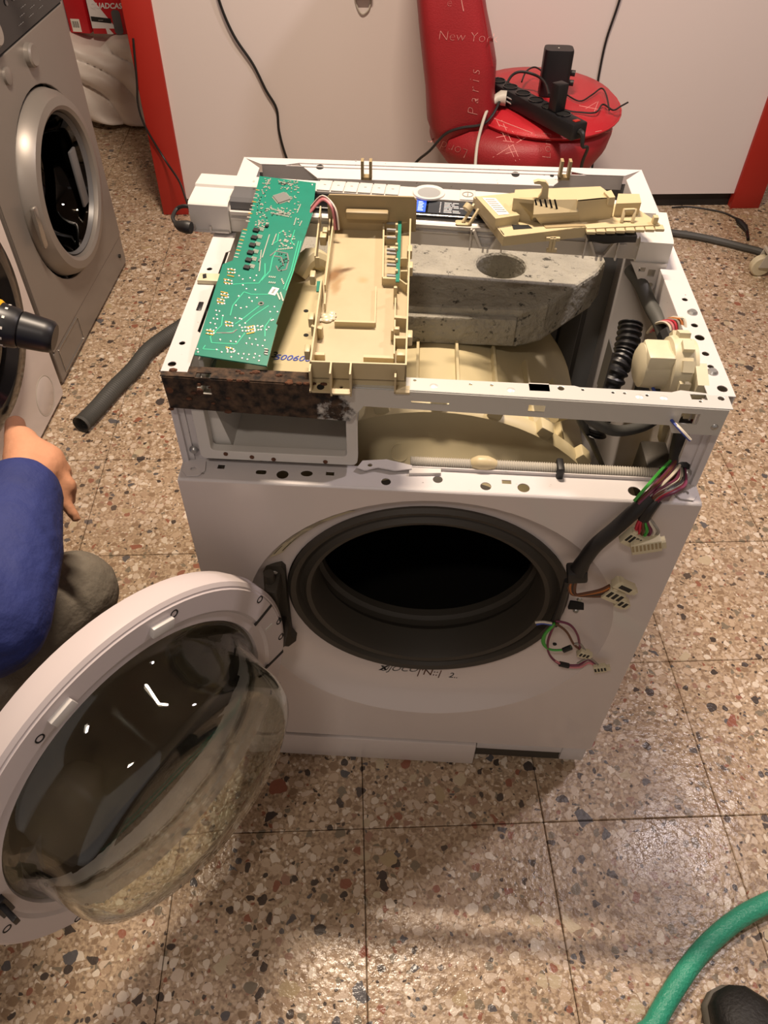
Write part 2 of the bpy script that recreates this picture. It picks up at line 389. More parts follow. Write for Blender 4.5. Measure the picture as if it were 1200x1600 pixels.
# ---- counter with red posts
CA = .0945; CR = Matrix.Translation((-.924, 1.998, 0)) @ Matrix.Rotation(CA, 4, 'Z')      # local x runs along the counter front
ct = thing('shop_counter', 'white panelled shop counter with red end posts and a black plinth', 'counter', (-.924, 1.998, 0))
CL = 2.167
MB().box((.085, .012, .052), (CL-.10, .035, .93), m=CR).build('front_panel', 'counter_white', ct)
MB().box((.085, .030, 0), (CL-.10, .045, .052), m=CR).build('plinth', 'plinth', ct)
for x0, x1 in ((0, .088), (CL-.108, CL)): MB().box((x0, 0, 0), (x1, .55, .93), .003, m=CR).build('end_post', 'red_paint', ct)
MB().box((-.02, -.02, .93), (CL+.02, .60, .965), .004, m=CR).build('countertop', 'counter_white', ct)
def cw(px, py, off=0):   # a point on (or off) the counter's front panel
    n = CR.to_3x3() @ V((0, -1, 0)); return atp(px, py, (CR @ V((0, .012, 0))) + n*off, n)

def cable(name, pts, r, label, material='cable_black', group=None, seg=7):
    return tag(MB().tube(pts, r, seg, smooth=6).build(name, material), label, 'cable', group)
top = [cw(330, -60, .02), cw(342, 0, .015), cw(365, 55, .012), cw(395, 100, .010), (cw(415, 140, .01)), cw(432, 170, .01), cw(436, 205, .012), cw(447, 245, .02), cw(470, 300, .04), V(cw(500, 330, .08)).xy.to_3d()+V((0, 0, .005))]
cable('power_cable', top, .0042, 'black cable hanging in a wavy line down the left of the white counter panel')
cable('power_cable', [cw(985, -70, .02), cw(968, 0, .01), cw(948, 60, .007), cw(938, 105, .006), cw(933, 138, .008), cw(930, 180, .03), cw(928, 240, .05), V(cw(925, 290, .1)).xy.to_3d()+V((0, 0, .004))], .0036, 'thin black cable hanging behind the red seat against the counter panel')
# device on the counter
dv = thing('wall_switch', 'dark grey switch with a grey shadow loop fixed high on the white counter panel', 'switch', cw(568, 5, 0))
n_ = CR.to_3x3() @ V((0, -1, 0)); x_ = CR.to_3x3() @ V((1, 0, 0)); c0 = cw(568, -40, .0)
MB().obox(c0 + n_*.012 , x_*.026, V((0, 0, .055)), n_*.013, .005).build('case', 'grey_plastic', dv)
lp = [c0 + x_*(-.028) + n_*.006 + V((0, 0, -.0)), c0 + x_*(-.026) + n_*.006 + V((0, 0, -.06)), c0 + x_*(-.008)+n_*.006+V((0, 0, -.098)), c0+x_*.016+n_*.006+V((0, 0, -.085)), c0+x_*.024+n_*.006+V((0, 0, -.04))]
MB().tube(lp, .0022, 6, smooth=6).build('shadow_loop', 'cable_grey', dv)  # grey tube stands for the loop-shaped shadow below the case
# cable by the left post that runs to the plug by the control panel
cable('lead_cable', [cw(208, 60, .03), cw(214, 130, .03), cw(216, 165, .03), cw(228, 200, .03), cw(258, 250, .035), V((-.80, 1.85, .19)), V((-.66, 1.45, .30)), at(318, 291, y=1.0), at(345, 306, y=.60), at(362, 330, y=.50)], .0035, 'thin black lead running from the red post towards the control panel')

# ---- things on the floor at the right
pts = [at(1035, 362, z=.012), at(1080, 368, z=.012), at(1120, 376, z=.012), at(1160, 386, z=.012), at(1195, 396, z=.012), at(1260, 425, z=.012)]
pts.insert(0, at(960, 355, z=.012)); cable('floor_hose', pts, .0125, 'dark grey hose lying on the tiles towards the trolley caster', 'hose_grey', seg=10)
r = thing('adapter_lead', 'thin black lead with a moulded plug lying by the red post', 'cable', at(1165, 365, z=0))
MB().tube([at(1050, 324, z=.004), at(1075, 323, z=.004), at(1100, 326, z=.004), at(1130, 332, z=.004), at(1150, 341, z=.006)], .003, 6, smooth=6).build('lead', 'cable_black', r)
MB().tube([at(1150, 341, z=.008), at(1156, 347, z=.012), at(1164, 355, z=.012), at(1168, 363, z=.008)], [.004, .011, .010, .005], 10).build('plug_body', 'cable_black', r)
MB().tube([at(1167, 361, z=.008), at(1169, 374, z=.007)], .006, 8).build('barrel', 'black_gloss', r)

# ---- trolley whose corner shows at the right edge
tc = at(1172, 437, z=0)
tr = thing('trolley', 'grey metal trolley on cream casters at the end of the counter', 'trolley', (tc.x+.3, tc.y+.05, 0))
ax = V((math.cos(TR), math.sin(TR), 0)); ay = V((-ax.y, ax.x, 0)); O = tc + ax*.055 + ay*.03
for a in (0, .5):
    for b in (0, -.34):
        p = O + ax*a + ay*b
        MB().obox(p+V((0, 0, .40)), ax*.016, ay*.016, V((0, 0, .31)), .003).build('post', 'silver_paint', tr)
        w = p - ax*.022 + V((0, 0, .034))
        wh = MB().lathe([(0, -.012), (.030, -.012), (.034, -.008), (.034, .008), (.030, .012), (0, .012)], 20, frame(w, ax, (0, 0, 1), ay)).build('caster_wheel', 'connector', tr)
        MB().prism([w+ay*.014+V((-.012, 0, 0)), w+ay*.014+V((.02, 0, 0)), w+ay*.014+V((.036, 0, .05)), w+ay*.014+V((0, 0, .05))], ay*.003).prism([w-ay*.014+V((-.012, 0, 0)), w-ay*.014+V((.02, 0, 0)), w-ay*.014+V((.036, 0, .05)), w-ay*.014+V((0, 0, .05))], -ay*.003).obox(w+V((.018, 0, .052)), V((.02, 0, 0)), V((0, .018, 0)), V((0, 0, .004))).build('caster_fork', 'cable_grey', tr)
MB().obox(O+ax*.26-ay*.17+V((0, 0, .085)), ax*.27, ay*.185, V((0, 0, .008)), .004).build('lower_shelf', 'silver_paint', tr)
MB().obox(O+ax*.26-ay*.17+V((0, 0, .71)), ax*.28, ay*.20, V((0, 0, .012)), .004).build('upper_shelf', 'silver_paint', tr)

# ---- covered stack and boxes behind, at the left
import mathutils.noise as mn
bx0, bx1, by0, by1, bh = -1.52, -.98, 2.84, 3.15, .29
cr_ = tag(MB().box((bx0+.03, by0+.06, 0), (bx1-.03, by1-.02, bh-.03), .006).build('storage_crate', 'brown_dark'), 'dark brown crate mostly hidden under the white sheet', 'crate')
bm = MB(); nu, nv = 90, 60; grid = []
for i in range(nu+1):
    row = []
    for j in range(nv+1):
        u = i/nu; v = j/nv; x = bx0-.06+u*(bx1-bx0+.12)
        s_ = v*1.0                                     # arc length: front foot -> up -> over the top
        hang = .28 - .10*max(0, .42-u) - (.06 if u < .2 else 0)
        if s_ < .5: z = bh - hang*(1-s_/.5); y = by0 - .02 - .05*(1-s_/.5)
        else: z = bh + .006; y = by0 - .02 + (s_-.5)/.5*.30
        fold = mn.noise(V((x*5+z*9, z*4-x*3, 1.3)))*.05 + mn.noise(V((x*17+z*21, z*13, 4.1)))*.013
        ridge = abs(math.sin((x*1.0+z*1.55)*15+mn.noise(V((x*4, z*4, 7)))*2.2))**.6*.045
        k = min(1, (1-abs(s_-.5)*1.2)+.4)
        y -= (fold+ridge)*(1 if s_ < .5 else .35)*k; z += (fold*.9+ridge*.3)*(1 if s_ > .42 else .35) 
        row.append(bm.bm.verts.new((x, y, max(z, .006))))
    grid.append(row)
for i in range(nu):
    for j in range(nv): bm.bm.faces.new((grid[i][j], grid[i+1][j], grid[i+1][j+1], grid[i][j+1]))
sh = bm.build('dust_sheet', 'sheet', ang=180); tag(sh, 'crumpled white plastic sheet draped over the crate behind the grey washer', 'sheet')
sh.modifiers.new('thickness', 'SOLIDIFY').thickness = .002
# product boxes standing on the sheet
def carton(lo, hi, rz, label, body, name='product_box'):
    lo, hi = V(lo), V(hi); c = V(((lo.x+hi.x)/2, (lo.y+hi.y)/2, lo.z)); m = Matrix.Translation(c) @ Matrix.Rotation(rz, 4, 'Z') @ Matrix.Translation(-c)
    r = thing(name, label, 'box', c); MB().box(lo, hi, .002, m=m).build('carton', body, r); return r, m
zb = bh+.03
r, m = carton((-1.350, 2.86, zb), (-1.200, 2.96, zb+.26), .05, 'red and white product box lettered QUADCAS with a dark microphone picture', 'box_red')
f = lambda pts, d, nm, mt: MB().prism([m @ V((x, 2.86-d, z)) for x, z in pts], (0, .0012, 0)).build(nm, mt, r)
f([(-1.350, zb+.02), (-1.255, zb+.02), (-1.335, zb+.135), (-1.350, zb+.135)], .001, 'white_wedge', 'box_white')
f([(-1.347, zb+.045), (-1.270, zb+.038), (-1.270, zb+.055), (-1.347, zb+.062)], .002, 'caption_strip', 'ink_black')
f([(-1.350+.055, zb), (-1.270, zb), (-1.300, zb+.04)], .0015, 'white_wedge', 'box_white')
MB().prism([m @ V((x, 2.8575, z)) for x, z in rect(-1.263, zb+.0, -1.229, zb+.085, .012)], (0, .0015, 0)).build('microphone_print', 'grey_plastic', r)
link('lettering', text_mesh('QUADCAS', .026, 'box_white', m @ frame((-1.278, 2.8575, zb+.098), (1, 0, 0), (0, 0, 1)), shear=.2, weight=.0008), r)
link('lettering', text_mesh('-----', .012, 'box_white', m @ frame((-1.310, 2.857, zb+.050), (1, 0, 0), (0, 0, 1))), r)
r, m = carton((-1.440, 2.86, zb), (-1.357, 2.94, zb+.22), -.1, 'narrow red carton with a small white barcode label on its side', 'box_red')
MB().prism([m @ V((x, 2.8575, z)) for x, z in rect(-1.427, zb+.005, -1.390, zb+.05)], (0, .0015, 0)).build('barcode_label', 'label_white', r)
for q in range(7): MB().prism([m @ V((x, 2.857, z)) for x, z in rect(-1.423+q*.0042, zb+.02, -1.4215+q*.0042+.001*(q % 2), zb+.042)], (0, .001, 0)).build('bar', 'ink_black', r)
r, m = carton((-1.510, 2.85, zb), (-1.450, 2.93, zb+.16), .08, 'small printed red and cream packet next to the narrow red carton', 'box_white', 'printed_packet')
MB().prism([m @ V((x, 2.848, z)) for x, z in circ(-1.480, zb+.075, .028, 14, .05)], (0, .001, 0)).build('printed_patch', 'wire_orange', r)
MB().prism([m @ V((x, 2.847, z)) for x, z in circ(-1.487, zb+.09, .016, 12, .03)], (0, .001, 0)).build('printed_patch', 'box_red', r)

# ================================================================== OTHER WASHERS
def washer(x, y0, y1, h, label, body, ctrl):
    """front-loading washer with its front in the plane x, facing +x"""
    cy = (y0+y1)/2; r = thing('washing_machine', label, 'washing machine', (x-.28, cy, 0)); return r, cy
# grey one, beside the counter
gx, g0, g1 = -.96, 1.02, 1.655; gc = (g0+g1)/2
gr, _ = washer(gx, g0, g1, .85, 'silver grey front-loading washing machine with a round silver door beside the counter', 0, 0)
for ya in (g0, g1-.004): MB().box((gx-.55, ya, .012), (gx-.004, ya+.004, .83), .001).build('side_panel', 'silver_paint', gr)
MB().box((gx-.55, g0, .012), (gx-.546, g1, .83)).build('back_panel', 'silver_paint', gr)
MB().box((gx-.55, g0+.002, .012), (gx-.02, g1-.002, .02)).build('base_plate', 'silver_paint', gr)
MB().box((gx-.56, g0-.004, .83), (gx+.006, g1+.004, .855), .006).build('top_cover', 'abs_white', gr)
YZ = lambda xx: frame((xx, 0, 0), (0, 1, 0), (0, 0, 1))      # local z points to +x
gz, gr_ = .405, .222
plate('front_panel', rect(g0+.003, .105, g1-.003, .735, .006), [circ(gc+.0, gz, .235, 48)], .012, YZ(gx-.012), 'silver_paint', gr, .002)
kp = plate('kick_panel', rect(g0+.003, .015, g1-.003, .100, .006), [], .012, YZ(gx-.014), 'silver_paint', gr, .002)
plate('flap_door', rect(g0+.03, .022, g0+.19, .094, .004), [rect(g0+.032, .024, g0+.188, .092, .004)], .003, YZ(gx-.0025), 'silver_bright', kp)
MB().tube([(gx-.002, g1-.05, .058), (gx+.003, g1-.05, .058)], .006, 10).build('kick_screw', 'ink_black', kp)
cp = MB().prism([(gx, g0+.002, .742), (gx-.018, g0+.002, .742), (gx-.06, g0+.002, .83), (gx-.012, g0+.002, .83)], (0, g1-g0-.004, 0)).build('control_panel', 'black_gloss', gr)
def cpp(y, z, d=.0008): t = (z-.742)/.088; return V((gx-.012*t+d, y, z))
cpm = frame(cpp(gc, .785), (0, 1, 0), (-.012, 0, .088))
for k in range(9):
    link('control_print', text_mesh('- --- --', .012, 'residue', frame(cpp(gc+.05+k*.022, .762+.012*(k % 3), .001), (0, 1, 0), (-.012, 0, .088)), thick=.0002), cp)
for k in range(6): MB().lathe([(0, 0), (.006, 0), (.006, .002), (0, .0026)], 12, frame(cpp(gc+.02+k*.04, .81, 0), (0, 1, 0), (-.012, 0, .088))).build('control_button', 'grey_plastic', cp)
MB().lathe([(0, 0), (.030, 0), (.030, .02), (.026, .026), (0, .026)], 28, frame(cpp(gc-.12, .79, -.001), (0, 1, 0), (-.012, 0, .088))).build('control_knob', 'silver_bright', cp)
MB().lathe([(0, -.004), (.026, -.004), (.026, .012), (.022, .016), (.0, .014)], 28, frame((gx, 1.375, .700), (0, 1, 0), (0, 0, 1))).build('round_button', 'silver_paint', gr)
MB().lathe([(0, -.004), (.018, -.004), (.018, .006), (.012, .008), (0, .008)], 24, frame((gx, 1.235, .700), (0, 1, 0), (0, 0, 1))).build('round_button', 'silver_paint', gr)
gm = frame((gx-.005, gc+.002, gz), (0, 1, 0), (0, 0, 1))
d = MB().lathe([(.172, .014), (.177, .036), (.186, .041), (.206, .038), (.221, .018), (.226, -.002), (.20, -.006), (.174, -.002)], 64, gm, closed=True).build('door', 'silver_paint', gr)
MB().lathe([(.165, .014), (.170, .026), (.174, .018)], 64, gm, closed=True).build('inner_rim', 'grey_plastic', d)
MB().lathe([(.173, .014), (.160, -.015), (.140, -.065), (.100, -.090), (0, -.096), (0, -.091), (.098, -.085), (.135, -.062), (.156, -.015), (.169, .014)], 56, gm, closed=True).build('door_glass', 'glass_dark', d)
MB().lathe([(.234, -.004), (.20, -.05), (.17, -.06), (.165, -.14), (.0, -.16), ], 48, gm).build('drum_well', 'smoke', gr)
MB().box((gx+.018, gc-.235, gz-.05), (gx+.03, gc-.212, gz+.05), .004).build('door_handle', 'silver_bright', d)
for a in (.53,): MB().box((gx+.006, gc+.085, gz-.10), (gx+.014, gc+.125, gz+.05), .003).build('hinge_cover', 'grey_plastic', d)
for sy in (g0+.06, g1-.06):
    for sx in (-.08, -.48): MB().lathe([(.018, 0), (.018, .006), (.008, .008), (.008, .016)], 12, Matrix.Translation((gx+sx, sy, 0))).build('foot', 'rubber', gr)

# white one, nearer the camera, with a broad black door
wx, w0, w1 = -.945, .365, .975; wc = (w0+w1)/2
wr, _ = washer(wx, w0, w1, .85, 'white front-loading washing machine with a broad black glossy door beside the grey washer', 0, 0)
for ya in (w0, w1-.004): MB().box((wx-.55, ya, .012), (wx-.004, ya+.004, .82), .001).build('side_panel', 'white_enamel', wr)
MB().box((wx-.55, w0, .012), (wx-.546, w1, .82)).build('back_panel', 'white_enamel', wr)
MB().box((wx-.55, w0+.002, .012), (wx-.02, w1-.002, .02)).build('base_plate', 'white_enamel', wr)
MB().box((wx-.56, w0-.004, .82), (wx+.004, w1+.004, .85), .006).build('top_cover', 'white_enamel', wr)
wz = .42
plate('front_panel', rect(w0+.003, .015, w1-.003, .70, .01), [circ(wc, wz, .235, 48)], .012, YZ(wx-.012), 'front_enamel', wr, .002)
MB().box((wx-.014, w0+.003, .705), (wx+.006, w1-.003, .815), .006).build('control_panel', 'front_enamel', wr)
wm = frame((wx-.004, wc, wz), (0, 1, 0), (0, 0, 1))
d = MB().lathe([(.165, .022), (.185, .040), (.225, .036), (.250, .018), (.254, -.002), (.17, -.004)], 64, wm, closed=True).build('door', 'black_gloss', wr)
MB().lathe([(.252, .010), (.258, .006), (.258, -.002), (.252, -.003)], 64, wm, closed=True).build('outer_rim', 'cable_grey', d)
MB().lathe([(.166, .022), (.15, .03), (.10, .036), (0, .038), (0, .033), (.10, .031), (.15, .025), (.164, .016)], 56, wm, closed=True).build('door_glass', 'glass_dark', d)
MB().lathe([(.234, -.004), (.20, -.05), (.17, -.06), (.165, -.14), (0, -.16)], 48, wm).build('drum_well', 'smoke', wr)
fc = frame((wx, .885, .075), (0, 1, 0), (0, 0, 1))
MB().lathe([(0, .001), (.046, .001), (.048, .0002), (.048, -.004)], 36, fc).build('filter_cover', 'front_enamel', wr)
MB().lathe([(.049, .0006), (.051, .0006), (.051, -.002), (.049, -.002)], 36, fc, closed=True).build('filter_ring', 'cable_grey', wr)
for sy in (w0+.06, w1-.06):
    for sx in (-.08, -.48): MB().lathe([(.018, 0), (.018, .006), (.008, .008), (.008, .016)], 12, Matrix.Translation((wx+sx, sy, 0))).build('foot', 'rubber', wr)

# ---- loose drain hose on the floor
hp = [at(126, 664, z=.024), at(150, 640, z=.022), at(180, 606, z=.022), at(208, 578, z=.022), at(232, 548, z=.022), at(262, 525, z=.022), at(300, 500, z=.022), at(340, 470, z=.022)]
pp, _ = spline([V(p) for p in hp], 26)
hr = thing('drain_hose', 'dark grey corrugated drain hose lying loose on the tiles by the grey washer', 'hose', at(126, 664, z=0))
MB().tube(pp, [.0215+(.0012 if i % 2 else -.0008) for i in range(len(pp))], 14, cap=False).build('hose_wall', 'hose_grey', hr).modifiers.new('t', 'SOLIDIFY').thickness = .002
MB().tube([pp[0]-(pp[1]-pp[0])*.2, pp[0]+(pp[1]-pp[0])*6], .0232, 16, cap=False).build('hose_cuff', 'hose_grey', hr)
# ---- green hose bottom right
gp = [V((.12, -1.75, .016)), V((.16, -1.2, .016)), V((.24, -.75, .016)), at(985, 1680, z=.016), at(1022, 1600, z=.016), at(1060, 1535, z=.018), at(1100, 1482, z=.018), at(1150, 1438, z=.018), at(1205, 1408, z=.018), at(1290, 1375, z=.016), at(1400, 1350, z=.016), V((1.15, .02, .016)), V((1.6, .25, .016)), V((2.1, .3, .016))]
tag(MB().tube(gp, .0148, 14, smooth=8).build('garden_hose', 'hose_green'), 'green rubber garden hose curving over the terrazzo tiles', 'hose')
# ---- shoe of the person standing at the right
sp = at(1095, 1575, z=.0)
sr = thing('shoe', 'black shoe and dark trouser leg beside the green hose', 'shoe', (sp.x+.06, sp.y-.08, 0))
sm = Matrix.Translation((sp.x+.075, sp.y-.095, 0)) @ Matrix.Rotation(.42, 4, 'Z')
def shoe_loops(prof):
    b = MB(); rings = []
    for (yy, hw, zl, zh) in prof:
        ring = []
        for k in range(16):
            a = 2*math.pi*k/16; c, s_ = math.cos(a), math.sin(a)
            ring.append(b.bm.verts.new(sm @ V((hw*math.copysign(abs(c)**.7, c), yy, (zl+zh)/2+(zh-zl)/2*math.copysign(abs(s_)**.7, s_)))))
        rings.append(ring)
    for p, q in zip(rings, rings[1:]):
        for k in range(16): b.bm.faces.new((p[k], p[(k+1) % 16], q[(k+1) % 16], q[k]))
    b.bm.faces.new(rings[0]); b.bm.faces.new(rings[-1][::-1]); return b
shoe_loops([(.125, .012, .018, .045), (.115, .03, .012, .058), (.09, .044, .012, .07), (.05, .049, .012, .078), (0, .046, .012, .092), (-.06, .041, .012, .105), (-.13, .037, .012, .105), (-.155, .022, .014, .095)]).build('upper', 'shoe_black', sr, ang=60)
shoe_loops([(.130, .012, .0, .02), (.120, .032, .0, .022), (.09, .047, .0, .022), (.05, .052, .0, .022), (0, .048, .0, .022), (-.06, .043, .0, .022), (-.13, .04, .0, .022), (-.158, .024, .0, .022)]).build('sole', 'sole', sr, ang=60)
MB().tube([sm @ V((0, -.085, .085)), sm @ V((0, -.095, .2)), sm @ V((0, -.13, .48))], [.058, .062, .075], 16, smooth=3).build('trouser_leg', 'shoe_black', sr)

# ================================================================== THE DISMANTLED WASHING MACHINE
wm_ = thing('washing_machine', 'white washing machine with its lid off, open glass door and rusty front bar', 'washing machine', (0, .28, 0))
W, D, H, ZF = .3, .565, .82, .69
XY = lambda z=0: frame((0, 0, z), (1, 0, 0), (0, 1, 0))
def pz(px, py, z): p = at(px, py, z=z); return (p.x, p.y)
# --- cabinet sheets
cab = MB().box((-W, .03, .03), (-W+.0012, D, H)).build('side_panel', 'white_enamel', wm_)
MB().box((W-.0012, .03, .03), (W, D, H)).build('side_panel', 'white_enamel', wm_)
MB().box((-W, D-.0012, .03), (W, D, H-.02)).build('back_panel', 'residue', wm_)
MB().box((-W+.002, .01, .02), (W-.002, D, .045)).build('base_tray', 'rubber', wm_)
# front uprights beside the opening
for s in (-1, 1):
    u = MB()
    for a, b, y0, y1 in ((.298, .292, .028, .034), (.292, .286, .033, .040), (.286, .272, .036, .041)): u.box((s*a if s > 0 else -a, y0, ZF-.03) if s < 0 else (b, y0, ZF-.03), (-b, y1, H-.012) if s < 0 else (a, y1, H-.012))
    u.build('front_upright', 'enamel_worn', wm_)
    # rounded tab that overlaps the front panel's corner
    tb_ = plate('corner_tab', [(s*.272, .030), (s*.296, .030), (s*.296, .012), (s*.290, .004), (s*.276, .006), (s*.270, .014)] if s > 0 else [(s*.296, .030), (s*.272, .030), (s*.270, .014), (s*.276, .006), (s*.290, .004), (s*.296, .012)], [circ(s*.284, .016, .0035, 12)], .0015, XY(ZF+.0008), 'enamel_worn', wm_)
    MB().lathe([(0, .004), (.003, .004), (.005, .002), (.0055, 0)], 12, frame((s*.284, .032, ZF+.018), (1, 0, 0), (0, 0, 1))).build('screw', 'steel', wm_)
# left top rail
lh = [circ(*pz(x_, y_, H), .004, 10) for x_, y_ in ((327, 423), (284, 540))] + [circ(*pz(268, 573, H), .005, 12), circ(*pz(333, 263, H), .003, 8)]
plate('top_rail', [(-.3, .03), (-.272, .03), (-.272, .10), (-.277, .105), (-.277, .28), (-.272, .285), (-.272, .53), (-.3, D)], lh[:3], .0015, XY(H), 'enamel_worn', wm_, .0005)
MB().box((-.2735, .04, H-.035), (-.272, .53, H)).build('rail_flange', 'enamel_worn', wm_)
# right top rail with its row of holes
rh = []
for x_, y_, r_ in ((1069, 468, .004), (1084, 508, .0045), (1092, 527, .006), (1101, 552, .0045), (1109, 572, .004), (1112, 579, .005), (1127, 606, .006), (1019, 341, .003), (1029, 369, .004), (1038, 386, .004), (1009, 298, .003)): rh.append(circ(*pz(x_, y_, H), r_, 12))
plate('top_rail', [(.272, .03), (.3, .03), (.3, D), (.272, .53)], rh[:9], .0015, XY(H), 'enamel_worn', wm_, .0005)
MB().box((.2715, .05, H-.05), (.273, .53, H)).build('rail_flange', 'enamel_worn', wm_)
for x_, y_ in ((1081, 487), (1112, 579)): 
    p = at(x_, y_, z=H+.0015); MB().lathe([(0, .003), (.004, .003), (.006, .001), (.006, 0)], 14, Matrix.Translation(p)).build('rail_screw', 'steel', wm_)
# back rail
bh_ = [circ(*pz(556, 253, H), .002, 8)]
for x_, y_, r_ in ((500, 264, .006), (805, 275, .006), (862, 277, .003)): MB().lathe([(0, .001), (r_, .001), (r_, -.001)], 14, frame(at(x_, y_, z=H-.004)+V((0, 0, .002)), (1, 0, 0), (0, .98, .18))).build('rail_hole', 'dark_hole', wm_)
plate('back_rail', [(-.3, D), (-.272, .544), (-.235, .544), (-.215, .552), (.195, .552), (.215, .544), (.272, .544), (.3, D)], bh_, .0015, XY(H+.0002), 'enamel_worn', wm_, .0005)
MB().prism([(-.215, .552, H), (.195, .552, H), (.165, .520, H-.006), (-.185, .520, H-.006)], (0, 0, -.002)).prism([(-.185, .520, H-.006), (.165, .520, H-.006), (.155, .518, H-.03), (-.175, .518, H-.03)], (0, -.0015, 0)).build('rail_slope', 'enamel_worn', wm_)
MB().box((-.27, .5435, H-.02), (.27, .545, H)).build('rail_lip', 'enamel_worn', wm_)
for px in (573, 880):
    p = at(px, 275, z=H+.002); MB().obox(p+V((-.006, -.004, .012)), (.002, 0, 0), (0, .006, 0), (0, 0, .013)).obox(p+V((.006, -.004, .012)), (.002, 0, 0), (0, .006, 0), (0, 0, .013)).obox(p+V((0, -.004, .0)), (.008, 0, 0), (0, .006, 0), (0, 0, .002)).build('lid_clip', 'beige_dark', wm_)
# hollow in the back of the cabinet, a black insulating mat
MB().box((-.265, D-.02, .30), (.265, D-.004, .785), .004).build('back_insulation', 'insulation', wm_)
# --- front cross bar
bt = [rect(*pz(827, 611, H), *pz(857, 600, H)), circ(*pz(876, 607, H), .004, 12)] + [circ(*pz(x_, y_, H), .0022, 8) for x_, y_ in ((648, 596), (735, 602), (768, 603), (910, 609), (957, 613), (975, 614), (1010, 617), (1093, 626))] + [rect(*pz(1079, 623, H), *pz(1102, 615, H)), circ(*pz(1125, 621, H), .004, 10)] + [rect(-.262, .021, -.246, .030)]
bar = plate('front_bar', [(-.299, .040), (-.299, .0225), (.292, .0095), (.292, .030), (.245, .036), (.235, .032), (.14, .0335), (.135, .0355)], bt, .0014, XY(H), 'bar_metal', wm_, .0005)
fb = [rect(.087, .803, .104, .812), rect(.243, .799, .262, .813), rect(-.262, .800, -.247, .812), rect(-.035, .805, .005, .808, .001), circ(.281, .797, .004, 12)]
plate('bar_face', [(-.296, .779), (-.10, .775), (-.085, .797), (.235, .796), (.24, .786), (.288, .786), (.289, H), (-.298, H)], fb, .0014, frame((0, .0159, 0), (1, -.022, 0), (0, 0, 1)), 'bar_metal', bar)
for x_ in (-.012, .068, .20, .225): MB().ball((x_, .025-.01*x_, H), .005, (1.1, 1, .5), 12).build('bar_dimple', 'bar_metal', bar)
for x_ in (-.292, -.26, .281): MB().ball((x_, .0155-.022*x_, .803 if x_ < 0 else .797), .0045, (1, .6, 1), 10).build('bar_rivet', 'rust' if x_ < 0 else 'steel', bar)
bm = MB()
for k in range(46):
    x_ = random.uniform(-.298, -.11); bm.ball((x_, random.choice([.0190, random.uniform(.022, .036)]), random.uniform(.778, .819) if k % 2 else H+.0015), random.uniform(.0012, .0034), (1.6, 1, .7), 6)
rk = bm.build('rust_flakes', 'rust', bar); rk['kind'] = 'stuff'

# --- front panel with dished door surround
DA, DAZ, DB, DBZ = (.004, .425), .250, (0., .457), .193
def dish(t):
    e = t; y = 1-(1-t)**2.2; return (DA[0]+(DB[0]-DA[0])*e, DA[1]+(DB[1]-DA[1])*e, DAZ+(DBZ-DAZ)*e, y)
def depth(sn): return .0235-.0115*sn        # the surround is deeper at the bottom than at the top
def dish_at(x, z, lift=.0006):
    lo, hi = 0, 1
    for _ in range(30):
        t = (lo+hi)/2; cx, cz, R_, y = dish(t)
        if math.hypot(x-cx, z-cz) < R_: lo = t
        else: hi = t
    cx, cz, R_, y = dish(lo); return V((x, y*depth((z-cz)/max(R_, .01))-lift, z))
for s in (-1, 1): MB().box((s*.2995-.0007, .001, .082), (s*.2995+.0007, .033, ZF-.002)).build('panel_return', 'front_enamel', wm_)
fpan = plate('front_panel', [(-.298, .082), (.298, .082), (.2995, .2), (.2995, ZF-.003), (-.2995, ZF-.003), (-.2995, .2)], [circ(DA[0], DA[1], DAZ, 72)], .002, XZ(.002), 'front_enamel', wm_, .0008)
bm = MB(); n = 72; T = [0, .04, .1, .2, .35, .5, .65, .8, .92, 1, 1.03]; rings = []
for t in T:
    cx, cz, R_, y = dish(min(t, 1)); 
    if t > 1: R_ -= .004
    rings.append([bm.bm.verts.new((cx+R_*math.cos(2*math.pi*k/n), y*depth(math.sin(2*math.pi*k/n))+(.012 if t > 1 else 0), cz+R_*math.sin(2*math.pi*k/n))) for k in range(n)])
for a, b in zip(rings, rings[1:]):
    for k in range(n): bm.bm.faces.new((a[k], a[(k+1) % n], b[(k+1) % n], b[k]))
bm.build('door_surround', 'front_enamel', fpan, ang=60)
# folded top lip with its holes
lips = [rect(*pz(338, 735, ZF), *pz(352, 728, ZF)), rect(*pz(398, 743, ZF), *pz(417, 736, ZF), .003), circ(*pz(441, 743, ZF), .0075, 16), circ(*pz(479, 741, ZF), .0075, 16, .0055), rect(*pz(508, 744, ZF), *pz(523, 738, ZF)),
        circ(*pz(603, 753, ZF), .0062, 14), circ(*pz(684, 749, ZF), .0062, 14), circ(*pz(759, 759, ZF), .0068, 14), rect(*pz(784, 755, ZF), *pz(799, 749, ZF)), circ(*pz(818, 761, ZF), .0075, 16), circ(*pz(991, 765, ZF), .008, 16)]
plate('panel_lip', [(-.2995, .003), (.2995, .003), (.2995, .036), (-.2995, .036)], lips, .0014, XY(ZF-.0014), 'enamel_worn', fpan, .0005)
MB().tube([(-.2995, .0035, ZF-.0035), (.2995, .0035, ZF-.0035)], .0034, 10).build('rolled_edge', 'enamel_worn', fpan)
MB().box((-.032, .0345, ZF-.001), (.262, .036, ZF+.0045)).build('lip_upstand', 'enamel_worn', fpan)
plate('wavy_bracket', [(-.094, .028), (-.088, .040), (-.06, .044), (-.03, .036), (-.03, .030), (-.05, .026), (-.07, .030), (-.085, .024)], [circ(-.079, .033, .003, 8)], .0016, XY(ZF+.004), 'enamel_worn', fpan)
MB().prism([(-.033, .024, ZF), (.004, .027, ZF), (.004, .034, ZF), (-.033, .034, ZF)], (0, 0, .004)).build('white_strap', 'abs_white', fpan)
